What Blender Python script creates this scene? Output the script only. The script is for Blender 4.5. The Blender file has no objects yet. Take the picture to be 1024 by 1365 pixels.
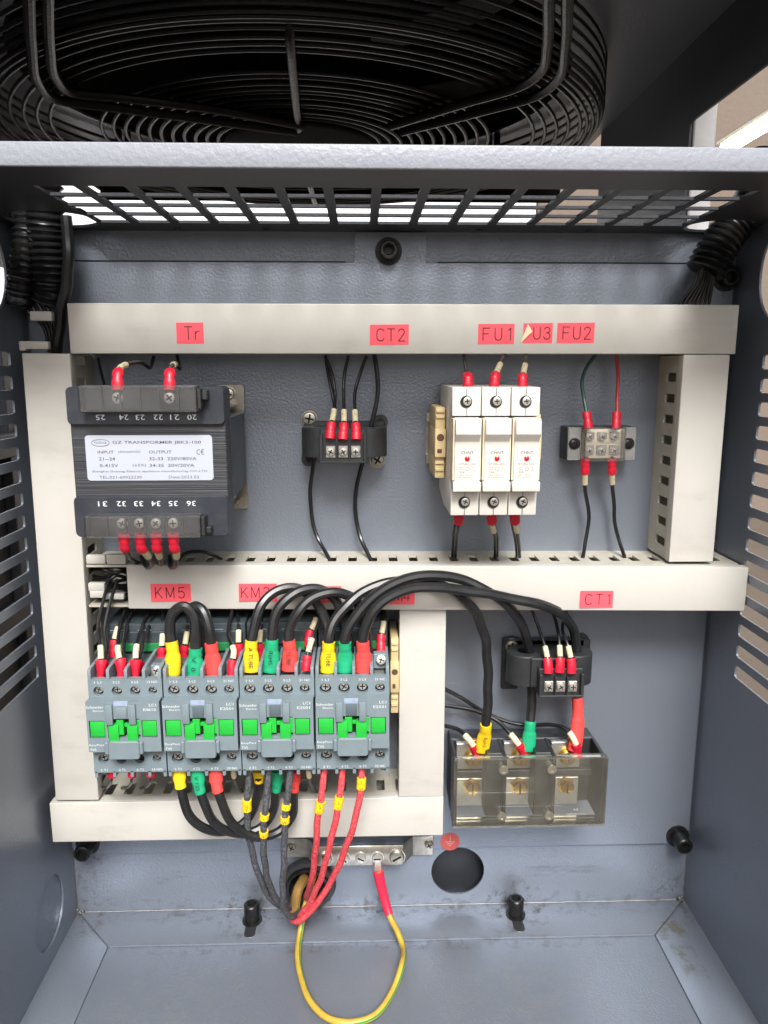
import bpy, bmesh, math, random
from mathutils import Vector, Matrix
random.seed(7)
sc = bpy.context.scene
COL = sc.collection
# ------------------------------------------------------------------ camera
# all lengths below are millimetres; origin = foot of the camera on the mounting plate (Y=0), Z up
S = 0.001
ZO = 1020.0                      # height of that point above the ground outside
F = 1005.0; DIST = 530.0
PITCH = math.radians(10.6); YAW = math.radians(1.7)
FW = Vector((math.sin(YAW)*math.cos(PITCH), math.cos(YAW)*math.cos(PITCH), -math.sin(PITCH)))
RT = Vector((math.cos(YAW), -math.sin(YAW), 0)); UP = RT.cross(FW)
CAM = Vector((0, -DIST, 0))
cd = bpy.data.cameras.new('camera'); cam = bpy.data.objects.new('camera', cd); COL.objects.link(cam)
cd.sensor_fit = 'VERTICAL'; cd.sensor_height = 36; cd.lens = 36*F/1365
cd.clip_start = 0.01; cd.clip_end = 500
M = Matrix((RT, UP, -FW)).transposed().to_4x4()
M.translation = Vector((CAM.x*S, CAM.y*S, (CAM.z+ZO)*S)); cam.matrix_world = M
sc.camera = cam
# ------------------------------------------------------------------ light
SUN_EL = math.radians(46); SUN_AZ = math.radians(4)      # azimuth: from straight in front, towards the right
w = bpy.data.worlds.new('World'); sc.world = w; w.use_nodes = True
nt = w.node_tree; bg = nt.nodes['Background']
sky = nt.nodes.new('ShaderNodeTexSky'); sky.sky_type = 'NISHITA'; sky.sun_disc = False
sky.sun_elevation = SUN_EL; sky.sun_rotation = math.radians(180)-SUN_AZ
sky.air_density = 0.6; sky.dust_density = 8.0; sky.ozone_density = 0.3
hz = nt.nodes.new('ShaderNodeHueSaturation'); hz.inputs['Saturation'].default_value = .35      # bright hazy sky
nt.links.new(sky.outputs[0], hz.inputs['Color']); nt.links.new(hz.outputs[0], bg.inputs[0]); bg.inputs[1].default_value = 0.05
sd = bpy.data.lights.new('sun', 'SUN'); so = bpy.data.objects.new('sun', sd); COL.objects.link(so)
sd.energy = 1.5; sd.angle = math.radians(18); sd.color = (1, .985, .965)
sdir = Vector((math.sin(SUN_AZ)*math.cos(SUN_EL), -math.cos(SUN_AZ)*math.cos(SUN_EL), math.sin(SUN_EL)))
so.rotation_euler = sdir.to_track_quat('Z', 'Y').to_euler(); so.location = sdir*5
sc.view_settings.view_transform = 'Standard'; sc.view_settings.look = 'None'
sc.view_settings.gamma = 1; sc.view_settings.use_curve_mapping = False
sc.view_settings.exposure = 1.52

# ------------------------------------------------------------------ survey helpers
def _ray(px, py): return FW*F + RT*(px-512) + UP*(682.5-py)
def at(px, py, Y):
    d = _ray(px, py); return CAM + d*((Y-CAM.y)/d.y)
def atz(px, py, Z):
    d = _ray(px, py); return CAM + d*(Z/d.z)
def atx(px, py, X):
    d = _ray(px, py); return CAM + d*(X/d.x)

# ------------------------------------------------------------------ materials
def lin(c): return tuple(((v/255)/12.92 if v/255 <= .04045 else ((v/255+.055)/1.055)**2.4) for v in c)+(1,)
MATS = {}
def mat(name, rgb, rough=.5, metal=0, bump=0, bscale=800, var=0, vscale=60, vcol=None, coat=0, spec=.5, stretch=None, rvar=0,
        var2=0, v2scale=15, v2col=None, emit=0, bdist=.0004, bdetail=3, vedge=(.42, .72), v2edge=(.5, .75)):
    m = bpy.data.materials.new(name); m.use_nodes = True; n = m.node_tree.nodes; l = m.node_tree.links
    b = n['Principled BSDF']; b.inputs['Base Color'].default_value = lin(rgb); b.inputs['Roughness'].default_value = rough
    b.inputs['Metallic'].default_value = metal; b.inputs['Coat Weight'].default_value = coat
    b.inputs['Specular IOR Level'].default_value = spec
    if emit:
        b.inputs['Emission Color'].default_value = lin(rgb); b.inputs['Emission Strength'].default_value = emit
    if bump or var or rvar or var2:
        tc = n.new('ShaderNodeTexCoord'); src = tc.outputs['Object']
        if stretch:
            mp = n.new('ShaderNodeMapping'); mp.inputs['Scale'].default_value = stretch; l.new(src, mp.inputs[0]); src = mp.outputs[0]
    if bump:
        t = n.new('ShaderNodeTexNoise'); t.inputs['Scale'].default_value = bscale; t.inputs['Detail'].default_value = bdetail; l.new(src, t.inputs[0])
        bp = n.new('ShaderNodeBump'); bp.inputs['Strength'].default_value = bump; bp.inputs['Distance'].default_value = bdist
        l.new(t.outputs[0], bp.inputs['Height']); l.new(bp.outputs[0], b.inputs['Normal'])
    col = None
    for (vv, vs, vc, ed) in ((var, vscale, vcol, vedge), (var2, v2scale, v2col, v2edge)):
        if not vv: continue
        t = n.new('ShaderNodeTexNoise'); t.inputs['Scale'].default_value = vs; t.inputs['Detail'].default_value = 6; t.inputs['Roughness'].default_value = .65; l.new(src, t.inputs[0])
        r = n.new('ShaderNodeMapRange'); r.inputs[1].default_value = ed[0]; r.inputs[2].default_value = ed[1]; r.inputs[3].default_value = 0; r.inputs[4].default_value = vv
        l.new(t.outputs[0], r.inputs[0])
        mx = n.new('ShaderNodeMix'); mx.data_type = 'RGBA'; l.new(r.outputs[0], mx.inputs[0])
        if col: l.new(col, mx.inputs[6])
        else: mx.inputs[6].default_value = lin(rgb)
        mx.inputs[7].default_value = lin(vc or tuple(v*.5 for v in rgb)); col = mx.outputs[2]
    if col: l.new(col, b.inputs['Base Color'])
    if rvar:
        t = n.new('ShaderNodeTexNoise'); t.inputs['Scale'].default_value = 40; t.inputs['Detail'].default_value = 5; l.new(src, t.inputs[0])
        r = n.new('ShaderNodeMapRange'); r.inputs[1].default_value = .3; r.inputs[2].default_value = .7; r.inputs[3].default_value = rough-rvar; r.inputs[4].default_value = rough+rvar
        l.new(t.outputs[0], r.inputs[0]); l.new(r.outputs[0], b.inputs['Roughness'])
    MATS[name] = m; return m
def clearmat(name, tint, haze, hazecol, rough=.12, stain=0):
    m = bpy.data.materials.new(name); m.use_nodes = True; n = m.node_tree.nodes; l = m.node_tree.links
    n.remove(n['Principled BSDF']); out = n['Material Output']
    tr = n.new('ShaderNodeBsdfTransparent'); tr.inputs[0].default_value = lin(tint)
    df = n.new('ShaderNodeBsdfDiffuse'); df.inputs[0].default_value = lin(hazecol)
    gl = n.new('ShaderNodeBsdfGlossy'); gl.inputs['Roughness'].default_value = rough
    m1 = n.new('ShaderNodeMixShader'); m1.inputs[0].default_value = haze; l.new(tr.outputs[0], m1.inputs[1]); l.new(df.outputs[0], m1.inputs[2])
    tc = n.new('ShaderNodeTexCoord'); t = n.new('ShaderNodeTexNoise'); t.inputs['Scale'].default_value = 45; t.inputs['Detail'].default_value = 6; l.new(tc.outputs['Object'], t.inputs[0])
    r = n.new('ShaderNodeMapRange'); r.inputs[1].default_value = .35; r.inputs[2].default_value = .75; r.inputs[3].default_value = haze*.75; r.inputs[4].default_value = min(1, haze*(1.5+stain)); l.new(t.outputs[0], r.inputs[0]); l.new(r.outputs[0], m1.inputs[0])
    lw = n.new('ShaderNodeFresnel'); lw.inputs[0].default_value = 1.45
    m2 = n.new('ShaderNodeMixShader'); l.new(lw.outputs[0], m2.inputs[0]); l.new(m1.outputs[0], m2.inputs[1]); l.new(gl.outputs[0], m2.inputs[2])
    l.new(m2.outputs[0], out.inputs[0]); MATS[name] = m; return m

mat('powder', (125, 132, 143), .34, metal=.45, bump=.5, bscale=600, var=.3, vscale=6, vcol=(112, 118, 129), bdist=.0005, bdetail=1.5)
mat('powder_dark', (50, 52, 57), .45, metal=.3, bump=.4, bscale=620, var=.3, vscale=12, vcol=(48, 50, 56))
mat('powder_lit', (142, 146, 155), .4, bump=.6, bscale=420, bdist=.0006, var=.25, vscale=30, vcol=(138, 141, 150))
mat('sheet_edge', (165, 168, 172), .35, metal=.7)
mat('pvc', (190, 187, 180), .42, bump=.12, bscale=300, var=.22, vscale=22, vcol=(170, 164, 152), var2=.3, v2scale=70, v2col=(140, 126, 100), v2edge=(.66, .85), rvar=.08)
mat('pvc_inner', (182, 178, 166), .55, var=.5, vscale=60, vcol=(150, 140, 118))
mat('label_red', (242, 88, 100), .5, var=.2, vscale=80, vcol=(230, 80, 92), bump=.1, bscale=200)
mat('label_back', (235, 215, 175), .6)
mat('ink', (26, 20, 24), .6)
mat('ink_soft', (92, 92, 98), .6)
mat('ink_white', (215, 220, 222), .6)
mat('ink_red', (190, 60, 60), .6)
mat('ferrule', (204, 22, 50), .46, var=.3, vscale=250, vcol=(170, 14, 40), coat=.15)
mat('marker', (208, 196, 162), .55, var=.85, vscale=520, vcol=(120, 104, 74), vedge=(.6, .68))
mat('sleeve_yellow', (240, 200, 24), .55, var=.4, vscale=160, vcol=(205, 160, 20), bump=.3, bscale=180, bdist=.0006)
mat('sleeve_green', (22, 160, 112), .55, var=.4, vscale=160, vcol=(16, 128, 88), bump=.3, bscale=180, bdist=.0006)
mat('sleeve_red', (226, 70, 66), .55, var=.4, vscale=160, vcol=(196, 52, 52), bump=.3, bscale=180, bdist=.0006)
mat('sleeve_crimson', (206, 34, 64), .4, var=.4, vscale=160, vcol=(170, 26, 50))
mat('cable_black', (30, 31, 33), .34, var=.35, vscale=140, vcol=(58, 57, 55), bump=.15, bscale=250)
mat('wire_black', (22, 22, 24), .3, var=.3, vscale=180, vcol=(52, 50, 48))
mat('wire_green', (22, 72, 66), .35)
mat('wire_red', (176, 52, 52), .4)
mat('earth_yellow', (186, 156, 60), .4, var=.5, vscale=120, vcol=(160, 120, 50))
mat('earth_green', (58, 140, 60), .4, var=.3, vscale=120, vcol=(40, 100, 40))
mat('cable_brown', (140, 108, 54), .5, var=.5, vscale=160, vcol=(88, 66, 34))
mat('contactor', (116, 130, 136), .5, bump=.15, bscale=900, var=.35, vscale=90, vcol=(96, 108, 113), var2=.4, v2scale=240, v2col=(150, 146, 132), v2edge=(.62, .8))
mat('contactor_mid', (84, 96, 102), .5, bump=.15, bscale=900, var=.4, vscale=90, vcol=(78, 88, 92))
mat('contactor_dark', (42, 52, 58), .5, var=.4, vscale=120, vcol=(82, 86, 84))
mat('plastic_green', (34, 172, 58), .42, var=.3, vscale=150, vcol=(28, 146, 48))
mat('strip_green', (26, 122, 66), .5, var=.4, vscale=150, vcol=(50, 110, 70))
mat('sticker', (150, 164, 186), .5, var=.6, vscale=400, vcol=(120, 130, 145))
mat('black_plastic', (38, 40, 43), .45, bump=.12, bscale=700, var=.4, vscale=120, vcol=(64, 64, 62))
mat('tr_black', (44, 48, 56), .38, bump=.25, bscale=600, var=.5, vscale=70, vcol=(72, 72, 74))
mat('lamination', (52, 54, 58), .42, metal=.2, bump=.7, bscale=260, stretch=(.05, 1, 5), bdist=.0006, var=.6, vscale=120, vcol=(86, 86, 88))
mat('fuse_white', (204, 201, 193), .42, bump=.1, bscale=400, var=.3, vscale=60, vcol=(194, 188, 172), var2=.5, v2scale=130, v2col=(170, 152, 118), v2edge=(.66, .85))
mat('fuse_cream', (224, 214, 190), .45, var=.3, vscale=80, vcol=(206, 192, 160))
mat('beige', (206, 184, 138), .5, var=.5, vscale=120, vcol=(170, 146, 100), bump=.15, bscale=500)
mat('lens_red', (214, 24, 30), .25, coat=.5)
mat('hole_dark', (10, 10, 11), .7)
mat('steel', (206, 203, 196), .3, metal=.7, var=.4, vscale=200, vcol=(140, 132, 118))
mat('zinc', (186, 182, 172), .34, metal=.95, var=.5, vscale=220, vcol=(132, 112, 82))
mat('brass', (212, 180, 104), .32, metal=.95, var=.4, vscale=220, vcol=(150, 122, 70))
mat('copper', (196, 132, 96), .38, metal=.8)
mat('tin', (208, 206, 200), .36, metal=.85, var=.4, vscale=160, vcol=(150, 146, 136))
mat('bolt_black', (34, 35, 37), .36, metal=.6, var=.5, vscale=300, vcol=(74, 68, 60))
mat('rust', (92, 62, 42), .7, var=.5, vscale=300, vcol=(60, 44, 34))
mat('silver_label', (186, 192, 204), .38, metal=.15, var=.4, vscale=45, vcol=(180, 186, 200))
mat('guard', (10, 10, 11), .42, spec=.3, metal=0, bump=.5, bscale=300, bdist=.0008)
mat('fan_black', (14, 14, 16), .8, spec=.15)
mat('conduit', (22, 23, 25), .32)
mat('braid_black', (50, 52, 56), .6)
mat('braid_red', (206, 44, 56), .6)
mat('concrete', (96, 86, 76), .9, bump=.4, bscale=40, bdist=.01, var=.5, vscale=1.5, vcol=(70, 60, 52))
mat('beige_wall', (120, 108, 97), .85, bump=.3, bscale=30, bdist=.01, var=.4, vscale=1.2, vcol=(116, 98, 84))
mat('white_backdrop', (226, 228, 230), .8, bump=.2, bscale=30, bdist=.01)
mat('pale_post', (200, 200, 200), .5, var=.3, vscale=20)
mat('glare_glow', (255, 236, 190), .5, emit=16)  # glow put in for sun glare

mat('weld', (122, 122, 122), .45, metal=.6, var=.8, vscale=60, vcol=(62, 58, 50), bump=.8, bscale=600)
mat('earth_label', (186, 84, 80), .45, var=.3, vscale=130, vcol=(180, 90, 86))
mat('earth_ink', (214, 150, 142), .5)
mat('dot_green', (120, 190, 140), .5)
clearmat('clear_smoke', (249, 248, 243), .045, (212, 208, 196), .06, stain=.3)
clearmat('clear_frost', (250, 250, 250), .26, (206, 206, 204), .15)
clearmat('clear_grey', (252, 252, 252), .05, (216, 216, 216), .15)
for k in ('braid_black', 'braid_red'):           # woven sheath: crossed helical waves
    m = MATS[k]; n = m.node_tree.nodes; l = m.node_tree.links; b = n['Principled BSDF']
    tc = n.new('ShaderNodeTexCoord'); vo = n.new('ShaderNodeTexVoronoi'); vo.inputs['Scale'].default_value = 900
    mp = n.new('ShaderNodeMapping'); mp.inputs['Rotation'].default_value = (.3, .78, .2); mp.inputs['Scale'].default_value = (1, 1, .55); l.new(tc.outputs['Object'], mp.inputs[0]); l.new(mp.outputs[0], vo.inputs['Vector'])
    bp = n.new('ShaderNodeBump'); bp.inputs['Strength'].default_value = .9; bp.inputs['Distance'].default_value = .0006; l.new(vo.outputs['Distance'], bp.inputs['Height']); l.new(bp.outputs[0], b.inputs['Normal'])
    rp = n.new('ShaderNodeMapRange'); rp.inputs[1].default_value = .1; rp.inputs[2].default_value = .8; l.new(vo.outputs['Distance'], rp.inputs[0])
    mx = n.new('ShaderNodeMix'); mx.data_type = 'RGBA'; l.new(rp.outputs[0], mx.inputs[0])
    c0 = (34, 35, 38) if 'black' in k else (190, 36, 48); c1 = (92, 94, 98) if 'black' in k else (224, 92, 98)
    mx.inputs[6].default_value = lin(c0); mx.inputs[7].default_value = lin(c1); l.new(mx.outputs[2], b.inputs['Base Color'])

# ------------------------------------------------------------------ mesh builder
class MB:
    def __init__(s): s.bm = bmesh.new()
    def box(s, x0, x1, y0, y1, z0, z1, bev=0, seg=1):
        x0, x1 = sorted((x0, x1)); y0, y1 = sorted((y0, y1)); z0, z1 = sorted((z0, z1))
        t = bmesh.new() if bev else s.bm
        v = [t.verts.new(p) for p in ((x0,y0,z0),(x1,y0,z0),(x1,y1,z0),(x0,y1,z0),(x0,y0,z1),(x1,y0,z1),(x1,y1,z1),(x0,y1,z1))]
        for f in ((0,3,2,1),(4,5,6,7),(0,1,5,4),(1,2,6,5),(2,3,7,6),(3,0,4,7)): t.faces.new([v[i] for i in f])
        if bev:
            bmesh.ops.bevel(t, geom=t.edges[:], offset=bev, segments=seg, affect='EDGES', profile=.5); s._merge(t)
        return s
    def _merge(s, t):
        t.verts.index_update(); mp = [s.bm.verts.new(v.co) for v in t.verts]
        for f in t.faces:
            try: s.bm.faces.new([mp[v.index] for v in f.verts])
            except ValueError: pass
        t.free()
    def prism(s, pts, vec, bev=0, seg=1):
        t = bmesh.new(); vec = Vector(vec)
        a = [t.verts.new(p) for p in pts]; b = [t.verts.new(Vector(p)+vec) for p in pts]; n = len(a)
        t.faces.new(a); t.faces.new(b[::-1])
        for i in range(n): t.faces.new((a[i], b[i], b[(i+1)%n], a[(i+1)%n]))
        if bev:
            bmesh.ops.recalc_face_normals(t, faces=t.faces[:])
            bmesh.ops.bevel(t, geom=t.edges[:], offset=bev, segments=seg, affect='EDGES', profile=.5)
        s._merge(t); return s
    def rrect(s, u0, u1, v0, v1, y0, y1, rad, k=3, bev=0):   # rounded rectangle in XZ, extruded in Y
        pts = []
        for cx, cz, a0 in ((u1-rad, v1-rad, 0), (u0+rad, v1-rad, 90), (u0+rad, v0+rad, 180), (u1-rad, v0+rad, 270)):
            for i in range(k+1):
                a = math.radians(a0+90*i/k); pts.append((cx+rad*math.cos(a), y0, cz+rad*math.sin(a)))
        return s.prism(pts, (0, y1-y0, 0), bev)
    def lathe(s, o, axis, prof, n=20, ang0=0):              # prof: (r, t) along axis
        o = Vector(o); ax = Vector(axis).normalized(); u = ax.orthogonal().normalized(); v = ax.cross(u); rings = []
        for r, t in prof:
            if r < 1e-6: rings.append([s.bm.verts.new(o+ax*t)]); continue
            rings.append([s.bm.verts.new(o+ax*t+(u*math.cos(ang0+2*math.pi*i/n)+v*math.sin(ang0+2*math.pi*i/n))*r) for i in range(n)])
        for a, b in zip(rings, rings[1:]):
            for i in range(n):
                j = (i+1) % n
                if len(a) == 1 and len(b) == 1: continue
                if len(a) == 1: s.bm.faces.new((a[0], b[j], b[i]))
                elif len(b) == 1: s.bm.faces.new((a[i], a[j], b[0]))
                else: s.bm.faces.new((a[i], a[j], b[j], b[i]))
        return s
    def cyl(s, a, b, r, n=16, r2=None):
        a = Vector(a); b = Vector(b); L = (b-a).length
        return s.lathe(a, b-a, [(0, 0), (r, 0), (r if r2 is None else r2, L), (0, L)], n)
    def tube(s, pts, r, n=10, flat=None, closed=False):     # flat: (reference direction, scale) squashes the section
        pts = [Vector(p) for p in pts]; N = len(pts); rr = r if isinstance(r, (list, tuple)) else [r]*N; rings = []
        T = [(pts[(i+1) % N if closed else min(i+1, N-1)]-pts[(i-1) % N if closed else max(i-1, 0)]).normalized() for i in range(N)]
        u = T[0].orthogonal().normalized()
        for i in range(N):
            if flat: u = (flat[0]-T[i]*flat[0].dot(T[i])).normalized()
            else: u = (u-T[i]*u.dot(T[i])).normalized()
            v = T[i].cross(u); k = flat[1][i] if flat and isinstance(flat[1], (list, tuple)) else (flat[1] if flat else 1)
            rings.append([s.bm.verts.new(pts[i]+(u*math.cos(2*math.pi*j/n)*k+v*math.sin(2*math.pi*j/n))*rr[i]) for j in range(n)])
        for i in range(N if closed else N-1):
            a, b = rings[i], rings[(i+1) % N]
            for j in range(n): s.bm.faces.new((a[j], a[(j+1) % n], b[(j+1) % n], b[j]))
        if not closed: s.bm.faces.new(rings[0][::-1]); s.bm.faces.new(rings[-1])
        return s
    def plate(s, U, V, W, mp, holes, k=4, margin=.8):
        """sheet U x V with thickness W[0]..W[1]; mp maps (u,v,w) to xyz; holes = (u0,u1,v0,v1,corner radius)"""
        cells = [(h[0]-margin, h[1]+margin, h[2]-margin, h[3]+margin) for h in holes]
        us = sorted(set([U[0], U[1]]+[c[0] for c in cells]+[c[1] for c in cells])); vs = sorted(set([V[0], V[1]]+[c[2] for c in cells]+[c[3] for c in cells]))
        cache = {}
        def vt(u, v, w):
            key = (round(u, 4), round(v, 4), w)
            if key not in cache: cache[key] = s.bm.verts.new(mp(u, v, w))
            return cache[key]
        def inside(u, v): return any(c[0] < u < c[1] and c[2] < v < c[3] for c in cells)
        solid = {}
        for i in range(len(us)-1):
            for j in range(len(vs)-1):
                if inside((us[i]+us[i+1])/2, (vs[j]+vs[j+1])/2): continue
                for w in W: s.bm.faces.new([vt(us[a], vs[b], w) for a, b in ((i,j),(i+1,j),(i+1,j+1),(i,j+1))])
        for i in range(len(us)-1):
            for v in V: s.bm.faces.new([vt(us[i], v, W[0]), vt(us[i+1], v, W[0]), vt(us[i+1], v, W[1]), vt(us[i], v, W[1])])
        for j in range(len(vs)-1):
            for u in U: s.bm.faces.new([vt(u, vs[j], W[0]), vt(u, vs[j+1], W[0]), vt(u, vs[j+1], W[1]), vt(u, vs[j], W[1])])
        for h, c in zip(holes, cells):
            u0, u1, v0, v1, rd = h; rd = max(min(rd, (u1-u0)/2, (v1-v0)/2), .05)
            arcs = []
            for (cu, cv, a0) in ((u1-rd, v1-rd, 0), (u0+rd, v1-rd, 90), (u0+rd, v0+rd, 180), (u1-rd, v0+rd, 270)):
                arcs.append([(cu+rd*math.cos(math.radians(a0+90*i/k)), cv+rd*math.sin(math.radians(a0+90*i/k))) for i in range(k+1)])
            cor = [(c[1], c[3]), (c[0], c[3]), (c[0], c[2]), (c[1], c[2])]
            # points of neighbouring cells on this border
            def border(a, b):
                if abs(a[1]-b[1]) < 1e-6:
                    m = [u for u in us if min(a[0], b[0])+1e-6 < u < max(a[0], b[0])-1e-6]; m.sort(reverse=a[0] > b[0]); return [(u, a[1]) for u in m]
                m = [v for v in vs if min(a[1], b[1])+1e-6 < v < max(a[1], b[1])-1e-6]; m.sort(reverse=a[1] > b[1]); return [(a[0], v) for v in m]
            for q in range(4):
                A = arcs[q]; nx = arcs[(q+1) % 4]
                for w in W:
                    for i in range(k):
                        if (Vector(A[i])-Vector(A[i+1])).length > 1e-5: s.bm.faces.new([vt(*A[i], w), vt(*A[i+1], w), vt(*cor[q], w)])
                    mid = border(cor[q], cor[(q+1) % 4])
                    poly = [cor[q]]+mid+[cor[(q+1) % 4], nx[0], A[-1]]
                    out = []
                    for p in poly:
                        x = vt(*p, w)
                        if x not in out: out.append(x)
                    if len(out) > 2: s.bm.faces.new(out)
                ring = A+[nx[0]]
                for i in range(len(ring)-1):
                    if (Vector(ring[i])-Vector(ring[i+1])).length > 1e-5:
                        s.bm.faces.new([vt(*ring[i], W[0]), vt(*ring[i+1], W[0]), vt(*ring[i+1], W[1]), vt(*ring[i], W[1])])
        return s
    def mesh(s, name, m, origin, smooth=35):
        bmesh.ops.recalc_face_normals(s.bm, faces=s.bm.faces[:])
        o = Vector(origin)
        for v in s.bm.verts: v.co = (v.co-o)*S
        me = bpy.data.meshes.new(name); s.bm.to_mesh(me); s.bm.free()
        me.materials.append(MATS[m])
        if smooth:
            for p in me.polygons: p.use_smooth = True
            me.set_sharp_from_angle(angle=math.radians(smooth))
        return me
ORG = {}
def tag(o, label=None, cat=None, group=None, kind=None):
    if label: o['label'] = label
    if cat: o['category'] = cat
    if group: o['group'] = group
    if kind: o['kind'] = kind
    return o
def thing(name, label, cat, origin, group=None):
    o = bpy.data.objects.new(name, None); COL.objects.link(o); o.empty_display_size = .01
    o.location = (origin[0]*S, origin[1]*S, (origin[2]+ZO)*S); ORG[o] = Vector(origin)
    return tag(o, label, cat, group)
def part(name, mb, m, parent, label=None, smooth=35):
    og = ORG[parent]; o = bpy.data.objects.new(name, mb.mesh(name, m, og, smooth)); COL.objects.link(o)
    o.parent = parent; ORG[o] = og
    if label: o['label'] = label
    return o
def single(name, mb, m, origin, label=None, cat=None, group=None, kind=None):
    o = bpy.data.objects.new(name, mb.mesh(name, m, origin)); COL.objects.link(o)
    o.location = (origin[0]*S, origin[1]*S, (origin[2]+ZO)*S); ORG[o] = Vector(origin)
    return tag(o, label, cat, group, kind)
def kids(o): return [c for c in COL.objects if c.parent == o]
def copy_tree(o, parent=None):
    c = o.copy(); COL.objects.link(c); ORG[c] = ORG[o]
    if parent: c.parent = parent
    for ch in kids(o): copy_tree(ch, c)
    return c
# ---- lettering
_tc = {}
def text_mesh(body, spacing=1.0, bold=0):
    key = (body, spacing, bold)
    if key not in _tc:
        cu = bpy.data.curves.new('t', 'FONT'); cu.body = body; cu.resolution_u = 2; cu.align_x = 'CENTER'; cu.align_y = 'CENTER'; cu.space_character = spacing; cu.offset = bold
        ob = bpy.data.objects.new('t', cu); me = bpy.data.meshes.new_from_object(ob)
        vs = [v.co.copy() for v in me.vertices]; fs = [tuple(p.vertices) for p in me.polygons]
        bpy.data.meshes.remove(me); bpy.data.objects.remove(ob)
        x0 = min(v.x for v in vs); x1 = max(v.x for v in vs); y0 = min(v.y for v in vs); y1 = max(v.y for v in vs)
        vs = [((v.x-(x0+x1)/2), (v.y-(y0+y1)/2)) for v in vs]; _tc[key] = (vs, fs, x1-x0, y1-y0)
    return _tc[key]
def text(body, cx, y, cz, h, parent, m='ink', wid=None, rot=0, name='lettering', spacing=1.0, bold=0, fn=None):
    vs, fs, tw, th = text_mesh(body, spacing, bold); ky = h/th; kx = (wid/tw) if wid else ky
    mb = MB(); c, s_ = math.cos(rot), math.sin(rot); vv = []
    for a, b in vs:
        a *= kx; b *= ky; a, b = a*c-b*s_, a*s_+b*c
        vv.append(mb.bm.verts.new(fn(a, b) if fn else (cx+a, y, cz+b)))
    for f in fs:
        try: mb.bm.faces.new([vv[i] for i in f])
        except ValueError: pass
    return part(name, mb, m, parent, smooth=0)
STROKE = {'T': [[(0,1),(.6,1)],[(.3,1),(.3,0)]], 'r': [[(0,0),(0,.66)],[(0,.42),(.12,.6),(.32,.66)]],
 'C': [[(.6,.82),(.5,.95),(.32,1),(.14,.94),(.03,.76),(0,.5),(.03,.24),(.14,.06),(.32,0),(.5,.05),(.6,.2)]],
 '2': [[(.02,.76),(.08,.92),(.27,1),(.46,.93),(.52,.74),(.44,.55),(.02,0),(.55,0)]],
 'F': [[(0,0),(0,1),(.55,1)],[(0,.53),(.45,.53)]], 'U': [[(0,1),(0,.26),(.08,.07),(.28,0),(.48,.07),(.56,.26),(.56,1)]],
 '1': [[(.12,.82),(.3,1),(.3,0)]], '3': [[(.03,.84),(.14,.96),(.3,1),(.46,.93),(.51,.76),(.43,.59),(.24,.54),(.46,.47),(.54,.27),(.46,.07),(.28,0),(.1,.05),(0,.2)]],
 'K': [[(0,0),(0,1)],[(.52,1),(0,.38)],[(.18,.58),(.56,0)]], 'M': [[(0,0),(0,1),(.34,.1),(.68,1),(.68,0)]],
 '5': [[(.5,1),(.08,1),(.03,.55),(.2,.64),(.36,.62),(.5,.5),(.53,.32),(.47,.1),(.27,0),(.1,.04),(0,.16)]],
 '4': [[(.42,0),(.42,1),(0,.3),(.58,.3)]]}
def stroke_text(body, x0, x1, y, z0, h, parent, wd=.55, skip=0):
    adv = [max(p[0] for st in STROKE[c] for p in st) for c in body]; gap = ((x1-x0)/h-sum(adv))/max(1, len(body)-1)
    mb = MB(); cx = 0
    for i, c in enumerate(body):
        for st in STROKE[c]:
            P = [Vector((x0+(cx+a)*h, y, z0+b*h)) for a, b in st]
            for a, b in zip(P, P[1:]):
                d = (b-a).normalized(); nn = Vector((-d.z, 0, d.x))*wd/2; a2 = a-d*wd*.3; b2 = b+d*wd*.3
                mb.bm.faces.new([mb.bm.verts.new(q) for q in (a2+nn, b2+nn, b2-nn, a2-nn)])
        cx += adv[i]+gap
    return part('lettering', mb, 'ink', parent, smooth=0)
# ---- curves
def spline(P, step=2.0):
    P = [Vector(p) for p in P]; Q = [P[0]*2-P[1]]+P+[P[-1]*2-P[-2]]; out = []
    for i in range(1, len(Q)-2):
        p0, p1, p2, p3 = Q[i-1:i+3]; n = max(2, int((p2-p1).length/step))
        a = .5; t0 = 0; t1 = t0+max((p1-p0).length, .01)**a; t2 = t1+max((p2-p1).length, .01)**a; t3 = t2+max((p3-p2).length, .01)**a
        for k in range(n):
            t = t1+(t2-t1)*k/n
            A1 = p0*((t1-t)/(t1-t0))+p1*((t-t0)/(t1-t0)); A2 = p1*((t2-t)/(t2-t1))+p2*((t-t1)/(t2-t1)); A3 = p2*((t3-t)/(t3-t2))+p3*((t-t2)/(t3-t2))
            B1 = A1*((t2-t)/(t2-t0))+A2*((t-t0)/(t2-t0)); B2 = A2*((t3-t)/(t3-t1))+A3*((t-t1)/(t3-t1))
            out.append(B1*((t2-t)/(t2-t1))+B2*((t-t1)/(t2-t1)))
    out.append(P[-1]); return out
def arclen(P):
    L = [0]
    for a, b in zip(P, P[1:]): L.append(L[-1]+(b-a).length)
    return L
def sub(P, s0, s1, step=1.2):
    L = arclen(P); T = L[-1]
    if s0 < 0: s0 += T
    if s1 <= 0: s1 += T
    s0 = max(0, min(T, s0)); s1 = max(0, min(T, s1)); n = max(2, int((s1-s0)/step)); out = []
    for k in range(n+1):
        x = s0+(s1-s0)*k/n; i = 0
        while i < len(L)-2 and L[i+1] < x: i += 1
        d = L[i+1]-L[i]; out.append(P[i].lerp(P[i+1], (x-L[i])/d if d > 1e-9 else 0))
    return out
NYV = Vector((0, -1, 0))
def px(*ps): return [at(*p) if not isinstance(p, Vector) else p for p in ps]
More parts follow.
